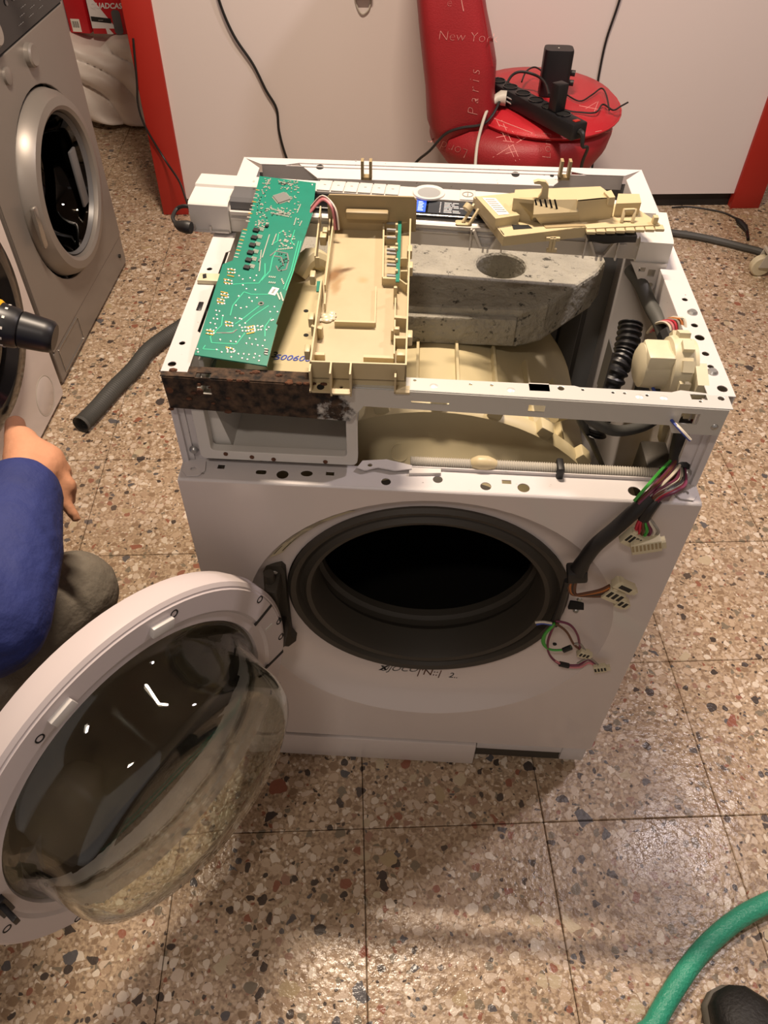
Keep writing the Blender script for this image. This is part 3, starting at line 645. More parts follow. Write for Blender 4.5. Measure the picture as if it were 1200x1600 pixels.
# marks on the door surround
def dmark(txt, px, py, size, material, rot=0, shear=0, w=0):
    q = dish_at(*[at(px, py, y=.02)[i] for i in (0, 2)]); m = frame((q.x, 0, q.z), (math.cos(rot), 0, math.sin(rot)), (-math.sin(rot), 0, math.cos(rot)))
    return link('worn_print', text_mesh(txt, size, material, m, shear=shear, weight=w, proj=lambda c: dish_at(c.x, c.z, .0007)), fpan)
dmark('x', 598, 1054, .022, 'ink_black', .0, .3, .0006); dmark('UJOCO', 622, 1057, .018, 'chip', -.02, .4); dmark("|'N::|", 670, 1062, .020, 'wire_brown', -.01, .2); dmark('2..', 708, 1065, .016, 'ink_black', .02, .3)
st_ = MB()
th0 = math.atan2(at(470, 830, y=.02).z-.44, at(470, 830, y=.02).x)
def on_dish(th, t, lift=.0006):
    cx, cz, R_, y = dish(t); return V((cx+R_*math.cos(th), y*depth(math.sin(th))-lift, cz+R_*math.sin(th)))
def dstrip(name, a0, a1, t0, t1, material, lift, parent):
    b = MB(); n = 10; rr = [[b.bm.verts.new(on_dish(a0+(a1-a0)*i/n, t, lift)) for i in range(n+1)] for t in (t0, t1)]
    for i in range(n): b.bm.faces.new((rr[0][i], rr[0][i+1], rr[1][i+1], rr[1][i]))
    return b.build(name, material, parent)
lab = dstrip('warning_label', 2.02, 2.62, .12, .48, 'connector', .0008, fpan)
for q in range(4):
    for a0, a1 in ((2.50-.02*q, 2.59), (2.34, 2.46+.01*q), (2.20, 2.30)): dstrip('label_line', a0, a1, .17+q*.075, .21+q*.075, 'ink_black' if a0 > 2.4 else 'wire_grey', .0014, lab)
# door lock slot
q = at(905, 945, y=.02); q = dish_at(q.x, q.z)
MB().box((q.x-.014, q.y-.001, q.z-.009), (q.x+.014, q.y+.004, q.z+.009), .001).build('lock_slot', 'dark_hole', fpan)
for dz in (.014, -.013): MB().lathe([(0, .002), (.003, .002), (.0045, 0)], 12, frame((q.x-.002, q.y+.0005, q.z+dz), (1, 0, 0), (0, 0, 1))).build('lock_screw', 'steel', fpan)
q = at(866, 1000, y=.03); q = dish_at(q.x, q.z); MB().lathe([(0, .001), (.003, .001), (.003, -.002)], 10, frame(q, (1, 0, 0), (0, 0, 1))).build('pin_hole', 'dark_hole', fpan)
# kick plate and what its missing part leaves open
MB().box((-.292, -.003, .006), (.106, .012, .076), .002).build('kick_plate', 'front_enamel', wm_)
MB().box((.108, .006, .050), (.285, .022, .082), .002).build('base_beam', 'enamel_worn', wm_)
MB().box((.255, .004, .030), (.296, .022, .081), .002).build('base_corner', 'enamel_worn', wm_)
for s in (-1, 1):
    for yy in (.06, .50): MB().lathe([(.022, 0), (.022, .006), (.009, .009), (.009, .025)], 14, Matrix.Translation((s*.25, yy, 0))).build('foot', 'rubber', wm_)

# --- gasket, drum and tub
GM = frame((0, 0, .452), (1, 0, 0), (0, 0, -1))              # local z points to +y
MB().lathe([(.189, .036), (.191, .028), (.187, .023), (.180, .026), (.176, .036), (.172, .034), (.166, .026), (.160, .028), (.156, .040), (.153, .075), (.160, .085), (.160, .095), (.154, .10), (.154, .112), (.175, .112), (.182, .05)], 80, frame((0, -.009, .457), (1, 0, 0), (0, .058, -1)), closed=True, sy=1.025).build('door_gasket', 'rubber', wm_)
MB().lathe([(.1555, .106), (.1555, .111), (.1525, .111), (.1525, .106)], 80, GM, closed=True).build('drum_lip', 'drum_steel', wm_)
MB().lathe([(.165, .114), (.20, .125), (.228, .135), (.228, .40), (0, .41)], 64, GM).build('drum', mat('drum_shaded', '#2a2927', .35, .6), wm_)  # the drum's lack of light is put into this dark steel colour
tub = MB().lathe([(.178, .07), (.19, .072), (.20, .085), (.225, .10), (.240, .108), (.262, .112), (.266, .118), (.266, .132), (.247, .134), (.245, .18), (.245, .44), (.20, .465), (0, .47), (0, .455), (.235, .43), (.235, .14), (.19, .11)], 80, GM).build('tub', 'tub_plastic', wm_)
for a in range(-150, 165, 15):
    if abs(a) > 150: continue
    th = math.radians(90+a); c_ = V((.262*math.cos(th), .125, .452+.262*math.sin(th)))
    MB().obox(c_, V((math.cos(th), 0, math.sin(th)))*.014, V((-math.sin(th), 0, math.cos(th)))*.010, V((0, .011, 0)), .003).build('tub_lug', 'tub_plastic', tub)
for a in (-42, -30, -18, -6, 6, 18, 30, 42, 54):
    th = math.radians(90+a); u_ = V((math.cos(th), 0, math.sin(th))); c_ = V((0, 0, .452))+u_*.248
    MB().obox(c_+V((0, .21, 0)), u_*.006, V((-u_.z, 0, u_.x))*.0018, V((0, .075, 0))).build('tub_rib', 'tub_plastic', tub)
for k in range(3): MB().lathe([(.011, 0), (.012, 0), (.012, -.002), (.011, -.002)], 20, frame((-.045+k*.026, .093, .662), (1, 0, 0), (0, .55, .85)), closed=True).build('moulding_ring', 'tub_plastic', tub)
MB().tube([(.15, .16, .68), (.18, .18, .672), (.205, .21, .655), (.215, .26, .63)], [.012, .010, .012, .010], 10, smooth=4).build('tub_spout', 'tub_plastic', tub)
# --- concrete counterweight
cw_o = [pz(x_, y_, .748) for x_, y_ in ((640, 477), (815, 483), (852, 474), (905, 440), (930, 424), (941, 408))] + [(.235, .45), (.18, .475), (-.21, .475), (-.23, .42), (-.2, .31)]
wt = plate('counterweight', cw_o, [circ(*pz(783, 415, .748), .040, 24)], .060, XY(.690), 'concrete', wm_, .005)
cl_ = [pz(x_, y_, .70) for x_, y_ in ((660, 508), (815, 512), (855, 500), (908, 462), (930, 446))] + [(.20, .46), (-.18, .46), (-.17, .32)]
plate('counterweight_foot', [(x_*.97, y_+.006) for x_, y_ in cl_], [], .034, XY(.668), 'concrete', wt, .006)
MB().box((-.12, at(700, 484, z=.748).y-.006, .697), (.105, at(700, 484, z=.748).y+.01, .740), .004).build('cast_step', 'concrete', wt)

# --- detergent dispenser housing behind the opening
dd = plate('dispenser_frame', rect(-.274, .703, -.094, .790, .006), [rect(-.262, .714, -.104, .786, .006)], .012, XZ(.036), 'abs_grey_white', wm_, .001)
MB().box((-.270, .034, .704), (-.262, .29, .788)).box((-.106, .034, .704), (-.098, .29, .788)).box((-.27, .034, .700), (-.098, .29, .708)).box((-.27, .285, .704), (-.098, .292, .788)).build('dispenser_tub', 'abs_grey_white', dd)
MB().prism([(-.262, .04, .708), (-.240, .04, .708), (-.258, .04, .786), (-.262, .04, .786)], (0, .24, 0)).build('sloped_wall', 'abs_grey_white', dd)
MB().prism([(-.262, .12, .7085), (-.20, .10, .7085), (-.19, .16, .7085), (-.255, .18, .7085)], (0, 0, .001)).build('rust_stain', 'rust', dd)
for x_, z_ in ((-.19, .706), (-.215, .708), (-.13, .706), (-.245, .711)): MB().lathe([(0, .0012), (.0026, .001), (.003, -.001)], 8, frame((x_, .024, z_), (1, 0, 0), (0, 0, 1))).build('dirt_speck', 'rust', dd)
dt = MB().prism([(-.255, .045, .795), (-.10, .042, .795), (-.10, .295, .795), (-.255, .295, .795)], (0, 0, -.006)).build('dispenser_lid', 'tub_plastic', dd)
MB().box((-.145, .10, .795), (-.132, .29, .808), .002).box((-.215, .11, .795), (-.208, .29, .803), .002).build('lid_rib', 'tub_plastic', dt)
MB().tube([(-.185, .27, .80), (-.17, .285, .815), (-.155, .30, .80)], .013, 10, smooth=4).build('inlet_nozzle', 'tub_plastic', dt)
p = at(456, 561, z=.7955); link('ink_number', text_mesh('500600', .0140, 'ink_blue', frame(p, (1, -.03, 0), (.03, 1, 0)), shear=.25), dt)
p = at(428, 556, z=.7957); link('ink_number', text_mesh('3', .0155, 'ink_black', frame(p, (1, -.03, 0), (.03, 1, 0)), shear=.15), dt)
for px, py in ((478, 487), (478, 525)): MB().lathe([(0, .0006), (.003, .0006), (.003, -.001)], 10, Matrix.Translation(at(px, py, z=.795))).build('lid_hole', 'dark_hole', dt)
MB().tube([(-.15, .30, .76), (-.13, .36, .79), (-.135, .42, .79), (-.16, .48, .74)], .014, 12, smooth=6).build('inlet_hose', 'hose_grey', wm_)
for k in range(4): MB().lathe([(.0145, -.001), (.016, 0), (.0145, .001)], 14, frame((-.142+.004*k, .315+.012*k, .772+.006*k), (1, 0, 0), (0, -.5, 1))).build('hose_clamp', 'steel', wm_)
# spring clip on the left rail
c_ = at(325, 437, z=H+.004)
MB().obox(c_+V((.006, 0, 0)), (.018, 0, 0), (0, .009, 0), (0, 0, .003), .002).obox(c_+V((.012, 0, -.02)), (.003, 0, 0), (0, .008, 0), (0, 0, .02)).build('rail_clip', 'connector', wm_)
MB().obox(c_+V((-.004, 0, .0035)), (.002, .001, 0), (-.001, .004, 0), (0, 0, .0006)).build('rail_clip_slot', 'dark_hole', wm_)
MB().obox(at(313, 487, z=H-.004), (.003, 0, 0), (0, .009, 0), (0, 0, .0065), .001).build('rail_plug', 'black_plastic', wm_)
MB().box((-.268, .06, H-.03), (-.262, .15, H-.004), .002).build('rail_insert', 'abs_white', wm_)

# --- corner with pressure switch, hoses and wires
ps = at(1042, 570, x=.245); AXX = frame(ps, (0, 1, 0), (0, 0, 1))     # local z points to +x
sw = MB().lathe([(0, -.034), (.018, -.034), (.024, -.030), (.025, -.004), (.032, -.002), (.034, .004), (.034, .016), (.030, .020), (.030, .024), (0, .026)], 36, AXX).build('pressure_switch', 'connector', wm_)
MB().box(ps+V((-.030, -.022, -.008)), ps+V((.002, .014, .026)), .004).build('switch_block', 'connector', sw)
for k in range(10):
    a = k*.628; MB().obox(ps+V((.010, .035*math.cos(a), .035*math.sin(a))), (.006, 0, 0), (0, .004*math.cos(a), .004*math.sin(a)), (0, -.006*math.sin(a), .006*math.cos(a))).build('switch_tooth', 'connector', sw)
MB().box(ps+V((-.026, -.012, -.050)), ps+V((.016, .008, -.02)), .003).build('switch_connector', 'black_plastic', sw)
MB().prism([ps+V((.02, -.045, .01)), ps+V((.02, -.02, .02)), ps+V((.02, -.012, -.03)), ps+V((.02, -.04, -.04))], (.012, 0, 0)).build('switch_bracket', 'connector', sw)
MB().box(ps+V((-.062, .004, -.05)), ps+V((-.060, .03, .012))).build('rating_card', 'insulation', wm_)
cp0 = at(985, 505, x=.225); cp1 = at(958, 590, x=.205)
pts_, _ = spline([cp0, (cp0+cp1)/2+V((.004, 0, 0)), cp1, cp1+V((-.01, -.02, -.07))], 20)
MB().tube(pts_, [.0125+(.0022 if i % 4 < 2 else -.0008) for i in range(len(pts_))], 16).build('corrugated_hose', 'black_plastic', wm_)
MB().tube([at(985, 420, x=.245), at(1002, 445, x=.255), at(1015, 475, x=.262), at(1030, 502, x=.268), at(1040, 530, x=.272)], .009, 12, smooth=5).build('air_tube', 'hose_grey', wm_)
for k, c_ in enumerate(('wire_white', 'wire_pink', 'wire_red', 'wire_grey', 'wire_orange', 'wire_white')):
    o_ = V((.002*k, 0, .002*k)); MB().tube([at(1011+2*k, 519, x=.262)+o_, at(1022+2*k, 506, x=.262)+o_, at(1036+2*k, 502+k, x=.262)+o_, at(1046+k, 508, x=.264)+o_, at(1048+k, 523, x=.266)+o_, at(1046+k, 540, x=.266)+o_], .0018, 6, smooth=5).build('sensor_wire', c_, wm_)
MB().tube([at(1043, 522, x=.266), at(1052, 545, x=.268), at(1060, 570, x=.27)], .013, 10, smooth=4).build('wire_sleeve', 'cable_black', wm_)
for k, c_ in enumerate(('wire_white', 'wire_blue')): MB().tube([at(1012+3*k, 556, x=.225), at(1008+4*k, 585, x=.228), at(1016+4*k, 605, x=.23), at(1035+3*k, 640, x=.232), at(1060, 665+2*k, x=.240), at(1078, 685, x=.252)], .0017, 6, smooth=5).build('switch_wire', c_, wm_)
MB().tube([at(945, 735, y=.20), at(925, 690, y=.13), at(908, 655, y=.10), at(910, 640, y=.09), at(925, 655, y=.08), at(960, 671, y=.085), at(1000, 665, y=.10), at(1030, 648, y=.12), at(1040, 634, y=.13)], [.003, .004, .006, .0068, .0068, .0068, .0068, .0068, .0068], 12, smooth=7).build('sump_hose', 'hose_grey', wm_)
c_ = at(1040, 662, y=.16); MB().obox(c_, (.006, 0, .004), (0, .008, 0), (-.003, 0, .024), .003).build('wall_hook', 'connector', wm_)
MB().box((.262, .09, .60), (.296, .14, .66), .004).build('corner_block', 'rubber', wm_)
for x0, yy in ((.2, .44),): MB().box((x0, yy, .40), (x0+.03, yy+.02, .72), .003).build('suspension_bracket', 'insulation', wm_)

# --- corrugated conduit lying along the lip
cpts, _ = spline([V((x_, .0435, ZF+.0045-.004*abs(x_-.1))) for x_ in (-.032, .02, .08, .14, .20, .258)], 44)
MB().tube(cpts, [.0062+(.0007 if i % 2 else -.0007) for i in range(len(cpts))], 10).build('conduit', 'cable_grey', wm_)
MB().tube([(.040, .0435, ZF+.005), (.048, .0435, ZF+.007), (.058, .0435, ZF+.007), (.068, .0435, ZF+.005)], [.006, .0090, .0090, .006], 12, smooth=4).build('conduit_clip', 'beige', wm_)
MB().obox((.142, .0400, ZF+.006), (.004, 0, 0), (0, .010, 0), (0, 0, .010), .002).build('tape_wrap', 'cable_black', wm_)

# --- wiring harness hanging over the front
hn = MB().tube([at(1080, 655, y=.07), at(1072, 672, y=.065), at(1066, 700, y=.055), at(1060, 728, y=.040)], [.012, .0135, .0145, .012], 14, smooth=6).build('wiring_harness', 'cable_black', wm_)
a = [at(1055, 724, y=.038), at(1043, 742, y=.02), at(1024, 762, y=-.004), at(998, 786, y=-.014)]
cols = ['wire_violet', 'wire_red', 'wire_brown', 'wire_white', 'wire_green', 'wire_grey', 'wire_violet', 'wire_red', 'cable_black', 'wire_brown', 'wire_violet', 'wire_grey']
for k in range(12):
    o_ = V((random.uniform(-.009, .009), random.uniform(-.004, .006), random.uniform(-.007, .007)))
    MB().tube([a[0]+o_*.8, a[1]+o_*1.1, a[2]+o_, a[3]+o_*.7], .0019, 6, smooth=5).build('wire', cols[k], hn)
b = [at(1064, 728, y=.036), at(1064, 752, y=.012), at(1048, 764, y=-.008), at(1028, 774, y=-.014), at(1012, 792, y=-.015)]
for k in range(10):
    o_ = V((random.uniform(-.006, .006), random.uniform(-.003, .004), random.uniform(-.007, .007)))
    MB().tube([b[0]+o_*.7, b[1]+o_, b[2]+o_, b[3]+o_*.8, b[4]+o_*.6], .0019, 6, smooth=5).build('wire', cols[(k*5+2) % 12], hn)
MB().tube([at(1016, 772, y=-.010), at(992, 795, y=-.015), at(960, 824, y=-.016), at(930, 850, y=-.016), at(912, 874, y=-.016), at(903, 890, y=-.015)], [.0075, .0085, .0085, .0088, .0090, .0115], 14, smooth=6).build('taped_loom', 'cable_black', hn)
c_ = at(901, 893, y=-.015); MB().obox(c_, (.012, 0, .002), (0, .010, 0), (-.002, 0, .010), .003).build('tape_block', 'cable_black', hn)
MB().tube([at(1024, 776, y=-.010), at(1014, 790, y=-.015), at(1004, 806, y=-.015)], .008, 10, smooth=4).build('tape_block', 'cable_black', hn)
# first connector pair
for k, c_ in enumerate(('wire_red', 'wire_red', 'wire_brown', 'wire_green', 'wire_violet', 'wire_white', 'wire_grey')):
    MB().tube([at(1004+k, 803, y=-.016), at(996+4*k, 815, y=-.02), at(992+6*k, 828, y=-.022), at(988+5*k, 838, y=-.02)], .0019, 6, smooth=5).build('wire', c_, hn)
def conn(cx, cy, w, h, d, ang, y, n, name='plug_connector', mt='connector'):
    c = at(cx, cy, y=y); u = V((math.cos(ang), 0, math.sin(ang))); v = V((-u.z, 0, u.x))
    o = MB().obox(c, u*w/2, v*h/2, V((0, d/2, 0)), .0012).build(name, mt, hn)
    sl = MB()
    for k in range(n): sl.obox(c+u*(w*(k+.5)/n-w/2)+v*(h*.12)-V((0, d/2, 0)), u*w/n*.28, v*h*.26, V((0, .0007, 0)))
    sl.build('socket', 'ink_black' if n < 6 else 'beige_dark', o)
    MB().obox(c+u*(w/2+.002)-v*h*.1, u*.003, v*h*.3, V((0, d*.35, 0))).build('latch', mt, o)
    MB().obox(c-u*w*.3+v*h*.55, u*.003, v*h*.12, V((0, d*.4, 0))).build('latch', mt, o)
    return o
conn(986, 838, .020, .020, .010, -.5, -.022, 4); conn(1008, 847, .034, .018, .014, .32, -.026, 8)
for k, c_ in enumerate(('wire_brown', 'wire_orange', 'wire_brown', 'cable_black', 'wire_brown', 'wire_brown')):
    MB().tube([at(893+2*k, 900, y=-.015), at(888+2*k, 915, y=-.016), at(895+k, 927, y=-.018), at(918, 924+k, y=-.02), at(938, 919+2*k, y=-.021), at(952, 912+3*k, y=-.022)], .0019, 6, smooth=6).build('wire', c_, hn)
conn(974, 912, .030, .012, .012, -.5, -.022, 1); conn(957, 925, .024, .020, .012, -.5, -.020, 3); conn(970, 938, .014, .016, .010, -.5, -.020, 2)
MB().tube([at(886, 905, y=-.014), at(880, 930, y=-.012), at(872, 955, y=-.008), at(866, 972, y=-.004)], [.004, .0045, .005, .0065], 10, smooth=5).build('taped_tail', 'cable_black', hn)
T_ = [('wire_green', [(866, 972), (850, 990), (848, 1004), (860, 1013), (880, 1013), (892, 1009)]), ('wire_green', [(867, 974), (853, 988), (850, 1002), (856, 1012)]), ('wire_violet', [(866, 974), (856, 1000), (858, 1020), (872, 1034), (890, 1037), (905, 1036), (918, 1028), (930, 1034)]), ('wire_pink', [(866, 1030), (885, 1039), (905, 1040), (920, 1033), (932, 1040)]),
      ('wire_brown', [(868, 972), (885, 985), (896, 1004), (906, 1012)]), ('wire_violet', [(868, 968), (890, 974), (902, 990), (906, 1010)]), ('wire_grey', [(896, 1004), (906, 1004), (914, 1014)]), ('wire_white', [(862, 972), (848, 970), (836, 971)]), ('wire_blue', [(862, 974), (848, 972), (838, 974)]), ('wire_grey', [(902, 1034), (920, 1026), (934, 1036)])]
for c_, q in T_: MB().tube([at(x_, y_, y=-.012+.0) for x_, y_ in q], .0017, 6, smooth=6).build('wire', c_, hn)
MB().tube([at(874, 1035, y=-.012), at(888, 1038, y=-.012)], .004, 8).build('tape_block', 'cable_black', hn); MB().tube([at(880, 1014, y=-.012), at(892, 1009, y=-.012)], .004, 8).build('tape_block', 'cable_black', hn)
conn(911, 1018, .016, .012, .010, -.3, -.014, 3); conn(937, 1041, .018, .014, .008, .35, -.014, 4)
for k, c_ in enumerate(('wire_red', 'wire_white', 'wire_brown', 'wire_violet', 'wire_white')):
    MB().tube([at(1090+2*k, 634, y=.075), at(1080+2*k, 660, y=.070), at(1073+k, 676, y=.064)], .0018, 6, smooth=4).build('wire', c_, hn)

# --- open door on its hinge
DC, AZ, DRAD = V((-.323, -.227, .451)), -2.167, .237
de = V((math.cos(AZ), math.sin(AZ), 0)); DM = frame(DC, -de, (0, 0, 1)); dn_ = (DM.to_3x3() @ V((0, 0, 1)))
def dpt(px, py, h=0): return DM.inverted() @ atp(px, py, DC+dn_*h, dn_)
door = MB().lathe([(.183, -.010), (.186, -.003), (.198, -.002), (.202, .001), (.229, .001), (.2305, -.001), (.2325, -.001), (.237, -.004), (.238, -.020), (.233, -.036), (.205, -.043), (.190, -.040), (.185, -.03)], 96, DM, closed=True).build('door', 'door_plastic', wm_, ang=30)
MB().lathe([(.196, -.036), (.15, -.050), (.0, -.056), (0, -.052), (.15, -.046), (.19, -.032)], 72, DM).build('smoked_cover', 'smoke', door)
MB().lathe([(.187, -.012), (.187, -.008), (.181, -.006), (.172, .004), (.167, .020), (.163, .045), (.160, .066), (.153, .080), (.138, .088), (.09, .094), (0, .096), (0, .0905), (.09, .0885), (.135, .083), (.148, .0765), (.1545, .065), (.1575, .045), (.1615, .020), (.1665, .002), (.176, -.010)], 96, DM, closed=True).build('door_glass', 'glass', door, ang=80)
for px, py in ((250, 973), (97, 1111)):
    p = dpt(px, py); a_ = math.atan2(p.y, p.x); m = DM @ Matrix.Translation((.211*math.cos(a_), .211*math.sin(a_), .002)) @ Matrix.Rotation(a_, 4, 'Z')
    MB().box((-.0065, -.014, -.002), (.0065, .014, .005), .0012, m).build('door_clip', 'abs_white', door)
for px, py in ((271, 958), (61, 1153), (405, 936), (435, 970), (438, 994), (10, 1450), (121, 1434), (433, 1070)):
    p = dpt(px, py); m = DM @ Matrix.Translation((p.x, p.y, .001))
    MB().lathe([(0, -.001), (.0028, -.0008), (.004, .0006), (.0052, .0006), (.0052, -.001)], 16, m).build('door_screw', 'ink_black', door)
for p0, p1 in (((398, 977), (424, 945)), ((412, 1047), (442, 1017))):
    a_, b_ = DM @ dpt(*p0, .001), DM @ dpt(*p1, .001); MB().bar(a_, b_, .005, .0016, dn_).build('door_slot', 'ink_black', door)
for p0, p1 in (((415, 985), (425, 975)), ((140, 1428), (160, 1416))):
    a_, b_ = DM @ dpt(*p0, .001), DM @ dpt(*p1, .001); MB().bar(a_, b_, .005, .002, dn_).build('door_tab', 'abs_grey_white', door)
a_ = DM @ dpt(4, 1416, .001); MB().obox(a_, dn_*.004, V((0, 0, .016)), de*.007, .001).obox(a_+dn_*.012+V((0, 0, .004)), dn_*.014, V((0, 0, .006)), de*.003, .001).build('door_latch', 'black_plastic', door)
# hinge
h0, h1 = at(428, 886, y=.012), at(446, 1003, y=.018)
hg = MB().prism([(x, .022, z) for x, z in ((h0.x-.014, h0.z+.004), (h0.x+.010, h0.z+.004), (h0.x+.014, h0.z-.006), (h0.x+.012, h0.z-.06), (h1.x+.012, h1.z+.03), (h1.x+.018, h1.z+.016), (h1.x+.006, h1.z), (h1.x-.010, h1.z), (h1.x-.016, h1.z+.04), (h0.x-.018, h0.z-.06))], (0, -.014, 0)).build('door_hinge', 'rubber', wm_)
MB().lathe([(0, .004), (.004, .003), (.0055, 0)], 14, frame((h0.x, .008, h0.z-.012), (1, 0, 0), (0, 0, 1))).build('hinge_screw', 'steel', hg)
hz = DC - de*(DRAD-.004)
for z_ in (.40, .50): MB().bar((h0.x, .012, z_), hz+V((0, 0, z_-DC.z))-dn_*.016, .018, .03, bev=.003).build('hinge_arm', 'rubber', hg)
MB().tube([(h0.x-.004, -.006, .385), (h0.x-.004, -.006, .53)], .007, 12).build('hinge_pin', 'rubber', hg)

# slight racking of the cabinet: its right side stands a little further forward than its left
def racked(me):
    for v in me.vertices:
        if -.12 < v.co.y: v.co.y -= .0117*v.co.x*max(0, min(1, 1-v.co.y/D))
def walk(o):
    for c in o.children:
        yield c; yield from walk(c)
bpy.context.view_layer.update()
for o in walk(wm_):
    if o.type == 'MESH' and o.name.split('.')[0] not in ('door', 'smoked_cover', 'door_glass', 'door_clip', 'door_screw', 'door_slot', 'door_tab', 'door_latch'): racked(o.data)

# ================================================================== CONTROL PANEL LYING ON THE CABINET
FL, FR = V((-.329, .330, H+.0025)), V((.281, .287, H+.0025)); fx = (FR-FL).normalized(); fy = V((-fx.y, fx.x, 0)); fz = V((0, 0, 1)); FLEN = (FR-FL).length
def fp(u, v, w): return FL + fx*u + fy*v + fz*w
fa = thing('control_panel', 'white washing machine control panel lying face up across the open cabinet', 'control panel', (FL+FR)/2)
prof = [(0, .002), (0, .037), (.004, .040), (.038, .043), (.040, .046), (.070, .046), (.074, .042), (.074, .002)]
MB().prism([fp(.0, v, w) for v, w in prof], fx*.052).build('end_cap', 'abs_white', fa)
MB().prism([fp(.052, v, w) for v, w in [(.004, .002), (.004, .030), (.010, .034), (.040, .034), (.040, .046), (.070, .046), (.074, .042), (.074, .002)]], fx*(FLEN-.072)).build('panel_body', 'abs_white', fa)
MB().prism([fp(FLEN-.04, v, w) for v, w in [(-.004, .0), (-.004, .030), (.0, .032), (.07, .034), (.07, .002)]], fx*.04).build('end_cap', 'abs_grey_white', fa)
MB().obox(fp(FLEN*.5, .0025, .0295), fx*(FLEN/2-.054), fy*.0035, fz*.0022, .0008).build('edge_rib', 'abs_white', fa)
MB().obox(fp(FLEN*.5, .003, .021), fx*(FLEN/2-.054), fy*.002, fz*.0009).build('edge_rib', 'abs_white', fa)
MB().obox(fp(.026, -.001, .003), fx*.024, fy*.002, fz*.0012).build('edge_rib', 'abs_white', fa)
for u in (.004, .026): MB().obox(fp(u, -.002, .006), fx*.0012, fy*.0012, fz*.004).build('snap_pin', 'abs_white', fa)
MB().obox(fp(.043, .008, -.012), fx*.007, fy*.005, fz*.016, .001).build('support_leg', 'abs_white', fa)
# gripping handle of the detergent drawer
MB().prism([fp(.054, v, w) for v, w in [(.005, .031), (.005, .042), (.010, .046), (.038, .047), (.040, .046), (.040, .032)]], fx*.062).build('drawer_handle', 'grey_plastic', fa)
# dark glass strip with the lit screen
dg_ = MB().prism([fp(.118, v, w) for v, w in [(.009, .034), (.009, .038), (.012, .040), (.0395, .0435), (.0395, .034)]], fx*.30).build('display_glass', 'black_gloss', fa)
def fs(u, v, d=.0004): t = (v-.012)/.0275; return fp(u, v, .040+.0035*t+d)
def fsm(u, v, d=.0004): return frame(fs(u, v, d), -fx, -(fy+fz*.1), fz)
ux = lambda px, py: (atp(px, py, fs(.3, .03), fz)-FL).dot(fx)
u0, u1 = ux(638, 325), ux(665, 325)
sc = MB().prism([fs(u0, .014), fs(u1, .014), fs(u1, .0385), fs(u0, .0385)], fz*.0004).build('lit_screen', 'screen', dg_)
for q in range(6):
    for a, b in ((.15, .45), (.55, .85)): MB().prism([fs(u0+(u1-u0)*a, .0165+q*.0036, .0009), fs(u0+(u1-u0)*(b-.05*(q % 2)), .0165+q*.0036, .0009), fs(u0+(u1-u0)*(b-.05*(q % 2)), .0178+q*.0036, .0009), fs(u0+(u1-u0)*a, .0178+q*.0036, .0009)], fz*.0002).build('screen_line', 'screen_text', sc)
ut = ux(688, 330)
MB().prism([fs(ut-.016, .0130), fs(ut+.055, .0130), fs(ut+.055, .0385), fs(ut-.016, .0385)], fz*.0003).build('text_field', mat('field_grey', '#3a3d42', .25), dg_)
for q in range(7):
    v = .0150+q*.0033; MB().prism([fs(ut-.0015, v, .0008), fs(ut+.0, v, .0008), fs(ut+.0, v+.0015, .0008), fs(ut-.0015, v+.0015, .0008)], fz*.0002).build('bullet_mark', 'ink_white', dg_)
    x = ut+.004
    for wl in [random.uniform(.004, .011) for _ in range(random.choice((2, 3)))]:
        MB().prism([fs(x, v, .0008), fs(x+wl, v, .0008), fs(x+wl, v+.0013, .0008), fs(x, v+.0013, .0008)], fz*.0002).build('print_line', 'ink_white', dg_); x += wl+.0014
# keys on the white strip
ks = [ux(x_, 292) for x_ in (498, 520, 541, 562, 584, 605, 627)]
for a, b in zip(ks, ks[1:]):
    k_ = MB().obox(fp((a+b)/2, .055, .0468), fx*((b-a)/2-.0007), fy*.0140, fz*.0014, .0006).build('key', 'abs_white', fa)
    MB().obox(fp((a+b)/2, .056, .0483), fx*.0016, fy*.0006, fz*.0002).build('key_mark', 'wire_grey', k_)
ku = ux(671, 300)
MB().lathe([(.014, .0), (.021, .0), (.0205, .002), (.0165, .0022), (.0145, .001)], 36, frame(fp(ku, .055, .046), fx, fy), closed=True).build('dial_ring', 'abs_grey_white', fa)
MB().lathe([(0, .0006), (.012, .0006), (.0145, .0012), (.0145, -.001)], 32, frame(fp(ku, .055, .046), fx, fy)).build('dial_face', 'residue', fa)
pu = ux(731, 303); MB().obox(fp(pu, .055, .0466), fx*.0095, fy*.0140, fz*.0010, .0005).build('key', 'abs_white', fa)
MB().lathe([(.0062, 0), (.0072, 0), (.0072, .0006), (.0062, .0006)], 24, frame(fp(pu, .055, .0476), fx, fy), closed=True).build('power_ring', 'wire_grey', fa)
MB().obox(fp(pu, .055, .048), fx*.0005, fy*.004, fz*.0003).build('power_tick', 'wire_grey', fa)
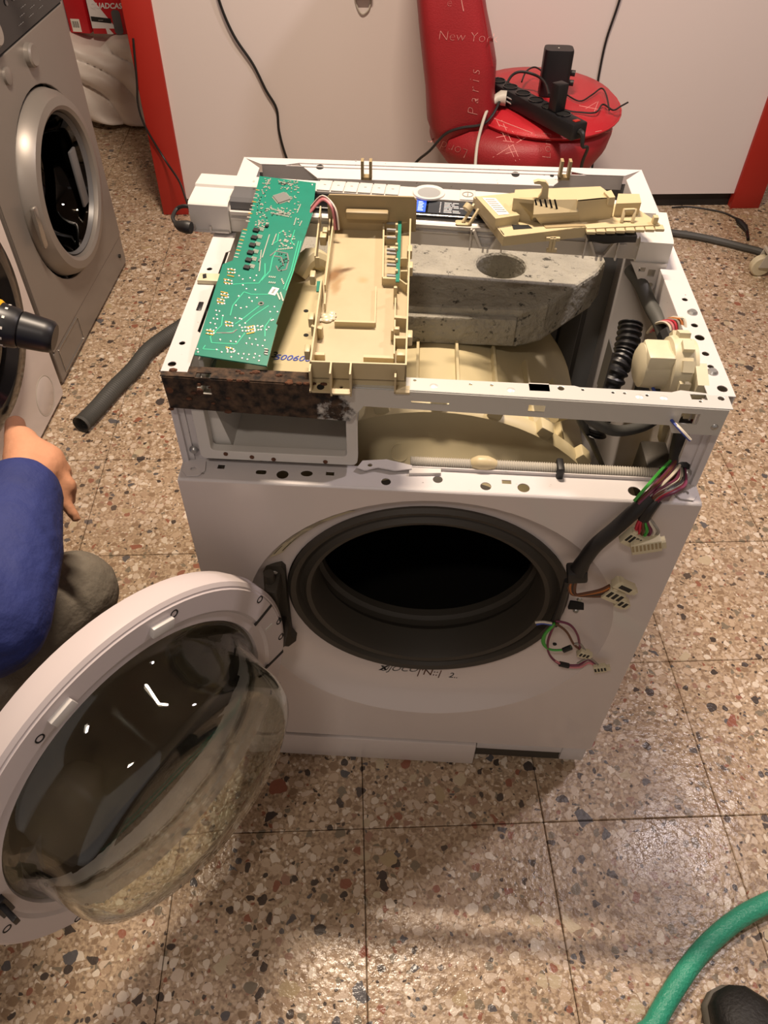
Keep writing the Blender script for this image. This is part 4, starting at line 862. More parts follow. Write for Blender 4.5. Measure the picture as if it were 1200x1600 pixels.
# V-shaped snap brackets and ribs on the side facing out
for px in (757, 934):
    u = (at(px, 400, y=.30)-FL).dot(fx)
    for s in (-1, 1):
        MB().bar(fp(u+s*.017, -.002, .030), fp(u+s*.006, -.002, .008), .003, .008, fy).build('snap_bracket', 'abs_white', fa)
        MB().obox(fp(u+s*.020, -.002, .017), fx*.001, fy*.003, fz*.014).build('side_rib', 'abs_white', fa)
    MB().obox(fp(u, -.002, .008), fx*.007, fy*.003, fz*.0014).obox(fp(u-.003, -.002, .005), fx*.0012, fy*.003, fz*.004).obox(fp(u+.003, -.002, .005), fx*.0012, fy*.003, fz*.004).build('snap_bracket', 'abs_white', fa)
u = FLEN-.028
plate('mounting_lug', [(0, 0), (.045, 0), (.045, -.006), (.034, -.042), (.026, -.042), (.004, -.006)], [circ(.031, -.030, .004, 12), rect(.012, -.012, .020, -.006), rect(.024, -.018, .033, -.008)], .003, frame(fp(u-.018, -.005, .004), fx, fz), 'abs_white', fa)
# plug lead at its left end
pl = thing('plug_lead', 'short black lead with a plug looping beside the left end of the control panel', 'cable', at(285, 350, z=.84))
MB().tube([fp(.004, .02, .022), at(288, 322, z=.845), at(276, 327, z=.84), at(270, 340, z=.838), at(275, 350, z=.836)], .0026, 8, smooth=6).build('lead', 'cable_black', pl)
MB().tube([at(274, 349, z=.836), at(282, 353, z=.836), at(292, 355, z=.836), at(299, 356, z=.836)], [.003, .007, .0085, .0075], 12, smooth=3).build('plug_body', 'cable_black', pl)

# ================================================================== CIRCUIT BOARD
PO = V((0, .03, H+.0045)); sl = .158; pn = V((0, -sl, 1)).normalized()
def pb(cx, cy): return atp(300+cx*200/1032, 270+cy*310/1600, PO, pn)
bl, br, tl, tr_ = pb(20, 1475), pb(605, 1565), pb(545, 35), pb(1000, 90)
pu_ = (br-bl).normalized(); PM = frame(bl, pu_, (tl-bl) - pu_*(tl-bl).dot(pu_)); 
def pl2(cx, cy): q = PM.inverted() @ pb(cx, cy); return (q.x, q.y)
pc = thing('circuit_board', 'green printed circuit board with a square chip, leaning on the rusty front bar', 'circuit board', (bl+tr_)/2)
outl = [pl2(*q) for q in ((20, 1475), (605, 1565), (690, 1235), (678, 1225), (975, 330), (962, 320), (975, 245), (985, 235), (1000, 90), (545, 35), (445, 455), (405, 470), (330, 715), (250, 745))]
brd = plate('board', outl, [circ(*pl2(558, 1065), .0016, 10)], .0016, PM, 'pcb_green', pc)
top_ = .0017
def pbox(cx, cy, w, h, t, name, material, rot=0, parent=None, z=0):
    x, y = pl2(cx, cy); m = PM @ Matrix.Translation((x, y, top_+z)) @ Matrix.Rotation(rot, 4, 'Z')
    return MB().box((-w/2, -h/2, -.0002), (w/2, h/2, t), m=m).build(name, material, parent or pc)
chip = pbox(725, 215, .0165, .0165, .0014, 'chip', 'chip', .72)
x, y = pl2(725, 215)
for s in range(4):
    b = MB()
    for k in range(11):
        m = PM @ Matrix.Translation((x, y, top_)) @ Matrix.Rotation(.72+s*math.pi/2, 4, 'Z'); b.box((.0084, -.0072+k*.00144-.0004, -.0001), (.0102, -.0072+k*.00144+.0004, .0005), m=m)
    o = b.build('pin_row', 'solder', chip); o['kind'] = 'stuff'
for k in range(6):
    cx, cy = 520-k*15, 478+k*60; t_ = pbox(cx, cy, .0072, .0058, .0022, 'transistor', 'black_plastic', -.12)
    b = MB()
    for q in range(7): xx, yy = pl2(cx+12+q*6, cy-12+q*1.5); b.box((xx+.0012, yy-.0022, 0), (xx+.0017, yy+.0042, .0012), m=PM @ Matrix.Translation((0, 0, top_)))
    o = b.build('leg_row', 'solder', t_); o['kind'] = 'stuff'
pbox(605, 445, .0038, .0036, .002, 'diode', 'black_plastic', -.1); pbox(545, 720, .002, .004, .0014, 'diode', 'chip'); pbox(600, 1455, .0036, .0058, .001, 'resistor_pack', 'ink_black', .0)
for q in range(3): pbox(600, 1435+q*20, .0038, .0009, .0012, 'resistor_band', 'label_white', 0)
pbox(660, 965, .0085, .0125, .0003, 'paper_label', 'label_white', -.14); 
for q in range(4): pbox(652+q*5, 965, .0006, .008, .0004, 'label_print', 'residue', -.14)
x, y = pl2(558, 1065); MB().lathe([(.0018, .0001), (.0034, .0001), (.0034, .0004), (.0018, .0004)], 16, PM @ Matrix.Translation((x, y, top_)), closed=True).build('mounting_ring', 'chip', pc)
# edge finger pads along the left side
for (x0, y0, x1, y1, n) in ((520, 150, 440, 400, 9), (418, 470, 345, 690, 9)):
    for k in range(n):
        t = k/(n-1); pbox(x0+(x1-x0)*t+12, y0+(y1-y0)*t, .0052, .0017, .0003, 'edge_pad', 'solder' if k % 3 else 'copper_pad', -.08)
# solder joints and small components: too small to pick apart
b = MB()
def dot(cx, cy, r=.0014): x, y = pl2(cx, cy); b.lathe([(r, 0), (r*.7, .0006), (0, .0009)], 7, PM @ Matrix.Translation((x, y, top_)))
for cx, cy in ((380, 840), (410, 868), (470, 858), (520, 838), (503, 878), (412, 915), (440, 945), (512, 952), (378, 1003), (462, 1017), (484, 1045), (525, 1017), (355, 1078), (395, 1100), (440, 1092), (195, 1120), (222, 1125), (200, 1155), (250, 1162), (175, 1185), (205, 1188), (150, 1220), (188, 1228), (195, 1260), (385, 1185), (400, 1190), (430, 1222), (385, 1240), (350, 1180), (385, 1330), (228, 1355), (313, 1368), (355, 1372), (440, 1385), (485, 1392), (465, 1345), (515, 1352), (588, 1360), (570, 1405), (530, 1400), (200, 1435), (240, 1455), (290, 1440), (345, 1445), (375, 1470), (418, 1470), (460, 1475), (510, 1470), (545, 1488), (318, 1495), (405, 1505), (447, 1515), (500, 1500), (540, 1525), (45, 1430), (50, 1455), (620, 1255), (600, 1275), (570, 1245), (640, 1200), (655, 1195), (630, 1130), (665, 1090), (690, 1130), (970, 105), (500, 20+60)): dot(cx, cy)
for cx, cy in ((320, 800), (295, 890), (265, 1000), (235, 1050), (300, 1230), (150, 1290), (480, 1270), (530, 1260), (310, 1440), (430, 1270)):
    for dx, dy in ((-30, -12), (0, -16), (28, -8), (-24, 14), (6, 16), (30, 14)): dot(cx+dx*.9, cy+dy, .0015)
o = b.build('solder_joints', 'solder', pc); o['kind'] = 'stuff'
b = MB(); rr = random.Random(3)
def smd(cx, cy, w, h, rot=-.1):
    x, y = pl2(cx, cy); b.box((-w/2, -h/2, 0), (w/2, h/2, .0007), m=PM @ Matrix.Translation((x, y, top_)) @ Matrix.Rotation(rot, 4, 'Z'))
for k in range(210):
    z_ = rr.choice([((520, 640), (150, 380)), ((700, 860), (70, 150)), ((780, 860), (100, 420)), ((600, 800), (290, 350)), ((510, 620), (390, 450)), ((560, 640), (60, 150)), ((700, 830), (480, 620))])
    smd(rr.uniform(*z_[0]), rr.uniform(*z_[1]), rr.choice((.0016, .0026)), rr.choice((.0012, .0018)), rr.choice((-.1, 1.47)))
for (x0, y0, x1, y1, n) in ((640, 300, 790, 350, 14), (640, 335, 780, 365, 14), (705, 85, 815, 105, 12), (625, 515, 570, 690, 18), (680, 510, 650, 590, 10), (700, 630, 810, 620, 9), (875, 270, 850, 330, 8), (625, 850, 670, 855, 4), (625, 895, 670, 900, 4), (725, 870, 740, 905, 4), (715, 980, 735, 1040, 8), (690, 985, 710, 1030, 7), (560, 640, 545, 800, 14), (840, 380, 825, 430, 7), (885, 405, 870, 435, 5)):
    for k in range(n): t = k/max(1, n-1); smd(x0+(x1-x0)*t, y0+(y1-y0)*t, .0011, .0026)
o = b.build('small_components', 'solder', pc); o['kind'] = 'stuff'
b = MB()
for k in range(60):
    z_ = rr.choice([((520, 640), (150, 380)), ((700, 820), (88, 110)), ((640, 790), (330, 355)), ((690, 780), (660, 800))])
    smd(rr.uniform(*z_[0]), rr.uniform(*z_[1]), .0014, .0012, -.1)
o = b.build('dark_components', 'ink_black', pc); o['kind'] = 'stuff'
b = MB()
for path in ([(150, 1290), (220, 1305), (330, 1290), (370, 1270)], [(250, 1160), (240, 1240), (150, 1330), (160, 1380), (360, 1390), (430, 1300)], [(310, 1160), (330, 1080), (420, 970), (480, 990), (620, 990)], [(330, 910), (450, 900), (540, 900), (590, 830), (590, 740)], [(560, 1070), (420, 1180), (350, 1230)], [(620, 1080), (500, 1160), (420, 1230)], [(640, 1180), (590, 1250), (590, 1330)], [(860, 560), (800, 800), (740, 950)], [(880, 560), (815, 810), (760, 960)], [(740, 470), (700, 500), (690, 560), (640, 590)], [(690, 620), (650, 700), (630, 800), (560, 880)], [(830, 470), (800, 560), (830, 600)], [(110, 1400), (90, 1430), (220, 1440)]):
    q = [PM @ V((*pl2(*c), top_)) for c in path]
    for a_, b_ in zip(q, q[1:]): b.bar(a_, b_, .0011, .0003, pn)
o = b.build('copper_traces', 'pcb_trace', pc); o['kind'] = 'stuff'
b = MB()
for path in ([(630, 680), (680, 640), (720, 650), (770, 660), (780, 720), (760, 790), (700, 800), (680, 760)], [(660, 680), (720, 690), (740, 760)], [(200, 1300), (330, 1300), (365, 1272)]):
    q = [PM @ V((*pl2(*c), top_)) for c in path]
    for a_, b_ in zip(q, q[1:]): b.bar(a_, b_, .0016, .0004, pn)
o = b.build('tinned_traces', 'chip', pc); o['kind'] = 'stuff'
for cx, cy, n in ((320, 805, 3), (292, 888, 2), (268, 990, 2), (240, 1045, 2), (305, 1230, 2), (150, 1300, 2), (480, 1265, 3), (310, 1438, 1)):
    for k in range(n): pbox(cx-6, cy-14+k*26, .0085, .0014, .0006, 'bus_bar', 'copper_pad', -.1 if cx != 480 else .5)

# ================================================================== BEIGE TRAY
TO = V((0, 0, .849)); ts_ = .122; tn = V((0, -ts_, 1)).normalized()
def tp(cx, cy, w=0): return atp(470+cx*190/950, 290+cy*320/1600, TO+tn*w, tn)
tbl, tbr, ttl = tp(68, 1375), tp(828, 1400), tp(140, 225)
tu = (tbr-tbl).normalized(); TM = frame(tbl, tu, (ttl-tbl)-tu*(ttl-tbl).dot(tu)); TMI = TM.inverted()
def t2(cx, cy, w=0): q = TMI @ tp(cx, cy, w); return (q.x, q.y)
TW = (tbr-tbl).length; TLn = t2(140, 225)[1]; TD = .022
ty = thing('electronics_tray', 'cream plastic electronics tray with a brown scorch mark beside the circuit board', 'tray', TM @ V((TW/2, TLn/2, -TD)))
def tray_mat():
    m = bpy.data.materials.new('tray_floor'); m.use_nodes = True; N = m.node_tree.nodes; L = m.node_tree.links; b = N['Principled BSDF']; b.inputs['Roughness'].default_value = .4
    geo = N.new('ShaderNodeNewGeometry'); prev = None
    nz = N.new('ShaderNodeTexNoise'); nz.inputs['Scale'].default_value = 30; nz.inputs['Detail'].default_value = 4; L.new(geo.outputs['Position'], nz.inputs['Vector'])
    nzs = N.new('ShaderNodeVectorMath'); nzs.operation = 'MULTIPLY_ADD'; nzs.inputs[1].default_value = (.02, .02, .02); L.new(nz.outputs['Color'], nzs.inputs[0]); L.new(geo.outputs['Position'], nzs.inputs[2])
    cr = N.new('ShaderNodeValToRGB'); cr.color_ramp.elements[0].color = lin('#ab9b79'); cr.color_ramp.elements[1].color = lin('#bdae8c'); L.new(nz.outputs['Fac'], cr.inputs[0]); prev = cr.outputs[0]
    for (px, py, rx, ry, rot, c, st) in ((250, 700, .010, .024, -.25, '#7a5426', .95), (330, 665, .016, .006, .15, '#5e4222', .95), (285, 770, .007, .022, -.3, '#8f6a38', .7), (505, 250, .007, .004, 0, '#c98a1c', .9), (480, 745, .008, .008, 0, '#a88a58', .5)):
        q = TM @ V((*t2(px, py, -TD), -TD))
        sb = N.new('ShaderNodeVectorMath'); sb.operation = 'SUBTRACT'; sb.inputs[1].default_value = q + V((.01, .01, .01)); L.new(nzs.outputs[0], sb.inputs[0])
        mp = N.new('ShaderNodeMapping'); mp.vector_type = 'TEXTURE'; mp.inputs['Rotation'].default_value = (0, 0, rot); mp.inputs['Scale'].default_value = (rx, ry, .05); L.new(sb.outputs[0], mp.inputs[0])
        ln = N.new('ShaderNodeVectorMath'); ln.operation = 'LENGTH'; L.new(mp.outputs[0], ln.inputs[0])
        mr = N.new('ShaderNodeMapRange'); mr.interpolation_type = 'SMOOTHSTEP'; mr.inputs[1].default_value = .2; mr.inputs[2].default_value = 1.1; mr.inputs[3].default_value = st; mr.inputs[4].default_value = 0; L.new(ln.outputs['Value'], mr.inputs[0])
        mx = N.new('ShaderNodeMix'); mx.data_type = 'RGBA'; L.new(mr.outputs[0], mx.inputs[0]); L.new(prev, mx.inputs[6]); mx.inputs[7].default_value = lin(c); prev = mx.outputs[2]
    L.new(prev, b.inputs['Base Color']); MATS['tray_floor'] = m
tray_mat()
def tb_(lo, hi, name, material='beige', bev=0, parent=None): return MB().box(lo, hi, bev, m=TM).build(name, material, parent or ty)
tb_((.0, .0, -TD-.002), (TW, TLn+.004, -TD), 'tray_floor', 'tray_floor')
th_ = .0018
tb_((0, 0, -TD), (th_, TLn*.52, 0), 'side_wall'); tb_((.004, TLn*.50, -TD), (.004+th_, TLn+.002, -.004), 'side_wall'); tb_((TW-th_, 0, -TD), (TW, TLn, -.002), 'side_wall')
tb_((0, -.0, -TD-.012), (TW, th_, 0), 'front_wall')
MB().prism([TM @ V(q) for q in ((-.002, TLn+.003, -TD), (TW+.006, TLn+.003, -TD), (TW+.006, TLn+.009, .016), (TW+.002, TLn+.010, .020), (0.0, TLn+.010, .020), (-.003, TLn+.009, .016))], TM.to_3x3() @ V((0, .002, 0))).build('back_flange', 'beige_dark', ty)  # shade on the flange and its rib is put into this darker beige
MB().box(V((TW*.2, TLn-.003, -.004)), V((TW*.72, TLn+.006, .006)), .002, m=TM).build('flange_rib', 'beige_dark', ty)
# ribs along the floor
def rib(a, c, h, w=.0016, name='floor_rib', z0=-TD, mt='beige'):
    A, B = t2(*a, -TD), t2(*c, -TD); MB().bar(TM @ V((A[0], A[1], z0+h/2)), TM @ V((B[0], B[1], z0+h/2)), w, h, tn).build(name, mt, ty)
rib((225, 440), (190, 980), .010); rib((265, 1095), (580, 1105), .007, .003); rib((580, 1100), (588, 815), .005); rib((740, 860), (728, 1380), .012); rib((160, 250), (118, 640), .016)
rib((240, 240), (225, 440), .016); rib((650, 225), (640, 770), .010, .002); rib((640, 775), (745, 780), .010, .003); rib((745, 780), (825, 840), .012); rib((730, 1100), (825, 1110), .014, .004); rib((735, 1250), (825, 1252), .012, .004); rib((490, 1375), (725, 1385), .008, .004); rib((75, 1355), (190, 1358), .008, .004); rib((650, 450), (770, 455), .010, .0015); rib((90, 1170), (170, 1195), .014, .003); rib((120, 640), (150, 640), .014, .002)
# terminal comb: green strip and pins
A, B = t2(775, 270, -.012), t2(755, 765, -.012)
MB().bar(TM @ V((A[0], A[1], -.010)), TM @ V((B[0], B[1], -.010)), .0042, .0016, tn).build('green_strip', 'pcb_green', ty)
A, B = t2(140, 750, -.010), t2(135, 830, -.010); MB().bar(TM @ V((A[0], A[1], -.010)), TM @ V((B[0], B[1], -.010)), .004, .0016, tn).build('green_strip', 'pcb_green', ty)
for y_ in (240, 290, 345, 405, 500, 530, 620, 705):
    A, B = t2(672, y_, -.012), t2(745, y_+5, -.012); MB().bar(TM @ V((A[0], A[1], -.012)), TM @ V((B[0], B[1], -.012)), .0028, .0025, tn).build('terminal', 'residue', ty)
    A = t2(748, y_-12, -.012); MB().obox(TM @ V((A[0], A[1], -.011)), tu*.0014, TM.to_3x3() @ V((0, .0016, 0)), tn*.005).build('terminal_post', 'beige', ty)
for y_ in (350, 635, 735): rib((778, y_), (830, y_), .012, .0014)
for (cx, cy, w, h, z) in ((190, 340, .006, .010, -.008), (175, 380, .008, .012, -.010), (720, 480, .008, .004, -.014), (150, 1110, .006, .008, -.01), (740, 790, .004, .004, .0), (750, 1110, .006, .005, -.004), (715, 1125, .003, .004, -.008), (785, 1300, .010, .010, -.012)):
    A = t2(cx, cy, z); MB().box((A[0]-w/2, A[1]-h/2, -TD), (A[0]+w/2, A[1]+h/2, z), .001, m=TM).build('moulded_post', 'beige', ty)
# hooks on the outer sides and feet at the front
for s, cx, cy in ((1, 850, 520), (1, 855, 650), (1, 850, 1190), (-1, 95, 720), (-1, 85, 1050), (-1, 55, 1300)):
    A = t2(cx, cy, -.01); MB().box((A[0]-.003, A[1]-.006, -.016), (A[0]+.003, A[1]+.006, -.004), .001, m=TM).build('side_hook', 'beige', ty)
tb_((-.001, -.012, -TD-.010), (.022, .0, -TD-.0075), 'mounting_foot'); tb_((.0, -.012, -TD-.010), (.0018, .0, -.002), 'mounting_foot'); tb_((.021, -.016, -TD-.010), (.0228, .0, 0), 'mounting_foot')
plate('screw_tab', rect(.0228, -.020, .042, .0, .002), [circ(.032, -.010, .0022, 10)], .002, TM @ Matrix.Translation((0, 0, -TD-.004)), 'beige', ty)
tb_((.041, -.016, -TD-.010), (.0428, .0, 0), 'mounting_foot'); tb_((TW-.012, -.010, -TD-.010), (TW+.004, .0, -TD-.0075), 'mounting_foot'); tb_((TW-.012, -.010, -TD-.010), (TW-.0102, .0, -.008), 'mounting_foot')
x, y = t2(125, 1525, -TD-.008); MB().lathe([(0, .0004), (.004, .0004), (.004, 0)], 14, TM @ Matrix.Translation((.010, -.006, -TD-.0076))).build('foot_hole', 'dark_hole', ty)
# blob of clear sealant
bm = MB(); A = t2(200, 1030, -TD)
for k in range(12): bm.ball(TM @ V((A[0]+random.uniform(-.007, .010), A[1]+random.uniform(-.007, .007), -TD+.001)), random.uniform(.002, .005), (1.4, 1, .5), 8)
bm.build('sealant_blob', mat('sealant', '#c9bfa6', .2), ty)
# wires between board and tray
for k, c_ in enumerate(('wire_pink', 'wire_pink', 'wire_brown', 'wire_violet', 'wire_white')):
    MB().tube([TM @ V((-.022, TLn-.006+.003*k, .006)), TM @ V((-.008, TLn+.002+.002*k, .018)), TM @ V((.004+.001*k, TLn-.008, .014)), TM @ V((.008+.001*k, TLn-.018, -.008))], .0014, 6, smooth=5).build('ribbon_wire', c_, ty)

# ================================================================== BEIGE COVER MODULE
cv = thing('module_cover', 'cream plastic electronics housing with vent slots and a paper label on the control panel', 'housing', at(880, 350, z=.87))
def q8(cx, cy, z): return at(720+cx*.2833, 260+cy*.2833, z=z)
def ex(pts, z1, z0, name, material='beige', shrink=0, parent=None):
    top = [q8(*p, z1) for p in pts]; b = MB(); b.prism(top, (0, 0, z0-z1)); return b.build(name, material, parent or cv, ang=25)
ZP = .881   # top of the base plate
ex([(190, 320), (240, 387), (690, 335), (1050, 318), (1062, 292), (975, 235), (840, 205), (300, 145), (75, 168)], ZP, ZP-.003, 'base_plate')
ex([(236, 385), (692, 335), (690, 327), (236, 377)], ZP, ZP-.0125, 'front_skirt'); ex([(70, 168), (236, 385), (244, 380), (80, 165)], ZP, ZP-.012, 'side_skirt')
lbk = ex([(82, 165), (198, 168), (325, 268), (192, 288)], ZP+.011, ZP-.003, 'relay_box')
lt = ex([(118, 172), (192, 175), (268, 262), (208, 268)], ZP+.0116, ZP+.011, 'paper_label', 'label_white', parent=lbk)
for k in range(7): ex([(135+k*10, 180+k*11), (185+k*11, 180+k*11), (188+k*11, 184+k*11), (138+k*10, 184+k*11)], ZP+.0119, ZP+.0116, 'label_line', 'residue', parent=lt)
ex([(282, 322), (372, 322), (395, 340), (290, 347)], ZP+.0005, ZP, 'plate_opening', 'dark_hole')
# large vented box
ex([(300, 128), (770, 110), (852, 172), (646, 192), (640, 182), (405, 186), (290, 175)], ZP+.026, ZP-.002, 'vent_box')
vb = MB().prism([q8(405, 186, ZP+.026), q8(640, 182, ZP+.026), q8(650, 250, ZP+.014), q8(400, 265, ZP+.014)], (0, .0, -.004)).build('vent_face', 'beige', cv)
MB().prism([q8(400, 265, ZP+.014), q8(650, 250, ZP+.014), q8(655, 305, ZP), q8(440, 320, ZP)], (0, .004, 0)).build('front_face', 'beige', cv)
MB().prism([q8(290, 175, ZP+.026), q8(405, 186, ZP+.026), q8(400, 265, ZP+.014), q8(385, 302, ZP), q8(285, 205, ZP)], (.002, .002, -.002)).build('end_face', 'beige', cv)
for k in range(5):
    x0 = 405+k*27; MB().prism([q8(x0, 184, ZP+.0275), q8(x0+9, 184, ZP+.0275), q8(x0+24, 244, ZP+.0155), q8(x0+14, 245, ZP+.0155)], (0, 0, .0006)).build('vent_slot', 'dark_hole', vb)
ex([(440, 305), (648, 295), (690, 328), (470, 338)], ZP+.001, ZP-.001, 'recess_floor', 'beige_dark')
MB().prism([q8(646, 192, ZP+.026), q8(852, 172, ZP+.026), q8(835, 275, ZP), q8(652, 297, ZP)], (0, .003, 0)).build('front_face', 'beige', cv)
ex([(868, 150), (985, 152), (996, 200), (858, 205)], ZP+.016, ZP, 'small_box'); ex([(790, 140), (830, 130), (852, 170), (820, 172)], ZP+.029, ZP+.02, 'moulded_lug')
# hook
hy = q8(455, 205, ZP+.02).y
MB().prism([at(720+a*.2833, 260+b*.2833, y=hy) for a, b in ((402, 88), (428, 80), (468, 86), (486, 108), (480, 180), (472, 216), (448, 210), (422, 192), (424, 182), (446, 152), (452, 116), (438, 100), (406, 97))], (0, .006, 0)).build('hook', 'beige', cv)
# loop bracket and label
for s in (885, 945): MB().bar(q8(s, 312, ZP), q8(s+20, 232, ZP+.014), .004, .003, bev=.001).build('loop_bracket', 'beige', cv)
MB().bar(q8(902, 240, ZP+.013), q8(960, 238, ZP+.013), .004, .003, bev=.001).build('loop_bracket', 'beige', cv)
for k in range(8): cx = 715+k*54; MB().obox(q8(cx, 356-k*2.2, ZP-.003), (.0055, 0, 0), (0, .006, 0), (0, 0, .002), .0012).build('comb_tooth', 'beige', cv)
MB().bar(q8(690, 345, ZP-.002), q8(1095, 325, ZP-.002), .006, .005, bev=.001).build('comb_bar', 'beige', cv)
MB().obox(q8(1070, 300, ZP+.003), (.003, 0, 0), (0, .004, 0), (0, 0, .006), .001).build('moulded_lug', 'beige', cv)
MB().obox(q8(508, 400, ZP-.008), (.008, 0, 0), (0, .002, 0), (0, 0, .002)).obox(q8(495, 430, ZP-.014), (.0016, 0, 0), (0, .002, 0), (0, 0, .008)).obox(q8(512, 430, ZP-.014), (.0016, 0, 0), (0, .002, 0), (0, 0, .008)).obox(q8(500, 462, ZP-.022), (.006, 0, 0), (0, .002, 0), (0, 0, .002)).build('clip_leg', 'beige', cv)
for (a_, b_) in (((75, 208), (10, 310)), ((100, 235), (45, 325))): MB().bar(q8(*a_, ZP+.006), q8(*b_, ZP-.010), .003, .004, bev=.0008).build('strap_arm', 'beige', cv)
plate('strap_tab', rect(-.010, -.006, .010, .006, .003), [circ(0, 0, .0025, 10)], .002, Matrix.Translation(q8(15, 318, ZP-.012)), 'beige', cv)
MB().tube([q8(50, 215, ZP+.006), q8(32, 240, ZP+.002)], .006, 12).build('pivot_boss', 'beige', cv)
# coil under the comb, and a black bar for the shade in its gap
MB().tube([q8(720, 380, .868), q8(790, 400, .866), q8(860, 395, .868), q8(920, 392, .866)], .006, 8, smooth=4).build('inner_coil', 'cable_black', cv)
MB().bar(q8(700, 375, .87), q8(960, 380, .87), .02, .008).build('gap_shade', 'black_plastic', cv)

# ================================================================== RED SEAT BY THE COUNTER
from mathutils.bvhtree import BVHTree
ch = thing('lounge_chair', 'worn red leather tub seat with chalk city names scrawled on it', 'chair', (.28, 1.76, 0))
def loft(rings, material, name, parent, ang=60):
    b = MB(); R_ = [[b.bm.verts.new(p) for p in r] for r in rings]; n = len(R_[0])
    for p, q in zip(R_, R_[1:]):
        for k in range(n): b.bm.faces.new((p[k], p[(k+1) % n], q[(k+1) % n], q[k]))
    b.bm.faces.new(R_[0][::-1]); b.bm.faces.new(R_[-1]); return b.build(name, material, parent, ang=ang)
def sring(x0, x1, y0, y1, z, n=40, e=.35, skew=0):
    cx, cy, rx, ry = (x0+x1)/2, (y0+y1)/2, (x1-x0)/2, (y1-y0)/2; o = []
    for k in range(n):
        a = 2*math.pi*k/n; c, s_ = math.cos(a), math.sin(a); X = rx*math.copysign(abs(c)**e, c); Y_ = ry*math.copysign(abs(s_)**e, s_)
        o.append(V((cx+X+skew*Y_, cy+Y_, z)))
    return o
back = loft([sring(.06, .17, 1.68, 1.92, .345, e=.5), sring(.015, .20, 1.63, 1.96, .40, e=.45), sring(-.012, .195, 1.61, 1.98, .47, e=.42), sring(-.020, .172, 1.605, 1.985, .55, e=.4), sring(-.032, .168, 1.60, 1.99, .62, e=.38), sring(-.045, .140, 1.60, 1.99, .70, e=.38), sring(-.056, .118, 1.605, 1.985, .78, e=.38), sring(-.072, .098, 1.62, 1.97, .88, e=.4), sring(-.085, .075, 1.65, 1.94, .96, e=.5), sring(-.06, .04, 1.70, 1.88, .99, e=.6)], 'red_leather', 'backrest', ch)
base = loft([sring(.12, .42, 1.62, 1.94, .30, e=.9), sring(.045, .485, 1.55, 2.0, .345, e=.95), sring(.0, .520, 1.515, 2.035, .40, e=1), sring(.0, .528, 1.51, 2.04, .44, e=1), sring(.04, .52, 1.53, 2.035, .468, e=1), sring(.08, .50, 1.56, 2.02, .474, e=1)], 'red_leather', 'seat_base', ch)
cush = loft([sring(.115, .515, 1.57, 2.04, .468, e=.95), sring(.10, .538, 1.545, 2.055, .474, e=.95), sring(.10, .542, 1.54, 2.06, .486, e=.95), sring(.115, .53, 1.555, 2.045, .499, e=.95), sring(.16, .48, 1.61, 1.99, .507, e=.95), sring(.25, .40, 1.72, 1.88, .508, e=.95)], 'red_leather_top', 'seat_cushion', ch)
MB().tube([V((p.x, p.y, .484)) for p in sring(.098, .544, 1.538, 2.062, .484, e=.95)]+[V(sring(.098, .544, 1.538, 2.062, .484, e=.95)[0])], .0028, 8).build('piping', 'red_leather_top', cush)
q = [V((.168-.0*k, 0, 0)) for k in range(2)]
for a_ in (.6, 2.2, 3.9, 5.5): MB().tube([(.27+.14*math.cos(a_), 1.77+.14*math.sin(a_), .33), (.27+.22*math.cos(a_), 1.77+.22*math.sin(a_), .0)], [.014, .011], 10).build('leg', 'grey_plastic', ch)
def bvh(*objs):
    vs, fs_ = [], []
    for o in objs:
        k = len(vs); vs += [v.co.copy() for v in o.data.vertices]; fs_ += [[i+k for i in p.vertices] for p in o.data.polygons]
    return BVHTree.FromPolygons(vs, fs_)
CT = bvh(back, base, cush)
def onto(p, lift=.0012):
    d = (p-CAM_P).normalized(); h = CT.ray_cast(CAM_P, d, 6)
    return h[0]-d*lift if h[0] else p
def scrawl(txt, px, py, hpx, rot=0, flip=1, w=0, shear=.1):
    p = onto(at(px, py, y=1.6)); dist = (p-CAM_P).dot(_f); s_ = hpx*dist/FPX
    m = frame(p, _r*math.cos(rot)+_u*math.sin(rot), -_r*math.sin(rot)+_u*math.cos(rot))
    link('chalk_writing', text_mesh(txt, s_, 'chalk', m, shear=shear, proj=onto, weight=w), back)
scrawl('New York', 731, 58, 22, -.05, w=-.0011); scrawl('1', 722, 10, 28, .3, w=-.0011); scrawl('P a r i s', 741, 145, 24, -1.62+math.pi, shear=.2, w=-.0011); scrawl('London', 699, 229, 22, math.pi-.35, w=-.0011); scrawl('Lond', 855, 228, 20, math.pi/2*.98, w=-.0011); scrawl('e', 702, 4, 20, w=-.0011)
def chalk(pts, r=.0008):
    q = []
    for (a, b) in zip(pts, pts[1:]):
        for k in range(8): t = k/8; q.append(onto(at(a[0]+(b[0]-a[0])*t, a[1]+(b[1]-a[1])*t, y=1.6), .0004))
    q.append(onto(at(*pts[-1], y=1.6), .0004)); MB().tube(q, r, 5).build('chalk_line', 'chalk', back)
for l in ([(772, 185), (832, 208)], [(832, 208), (770, 246)], [(776, 188), (806, 252)], [(784, 188), (812, 250)], [(775, 215), (790, 212)], [(779, 195), (793, 200)], [(782, 206), (797, 214)], [(786, 220), (803, 222)], [(790, 240), (808, 236)], [(800, 205), (815, 220)], [(905, 212), (898, 217)], [(930, 206), (940, 204)], [(945, 207), (958, 205)], [(915, 170), (935, 158), (928, 176)], [(905, 165), (940, 172)]): chalk(l)
MB().tube([onto(at(752+q_*.17, q_, y=1.6), .0006) for q_ in range(-10, 106, 6)], .0016, 6).build('seam', 'red_leather', back)
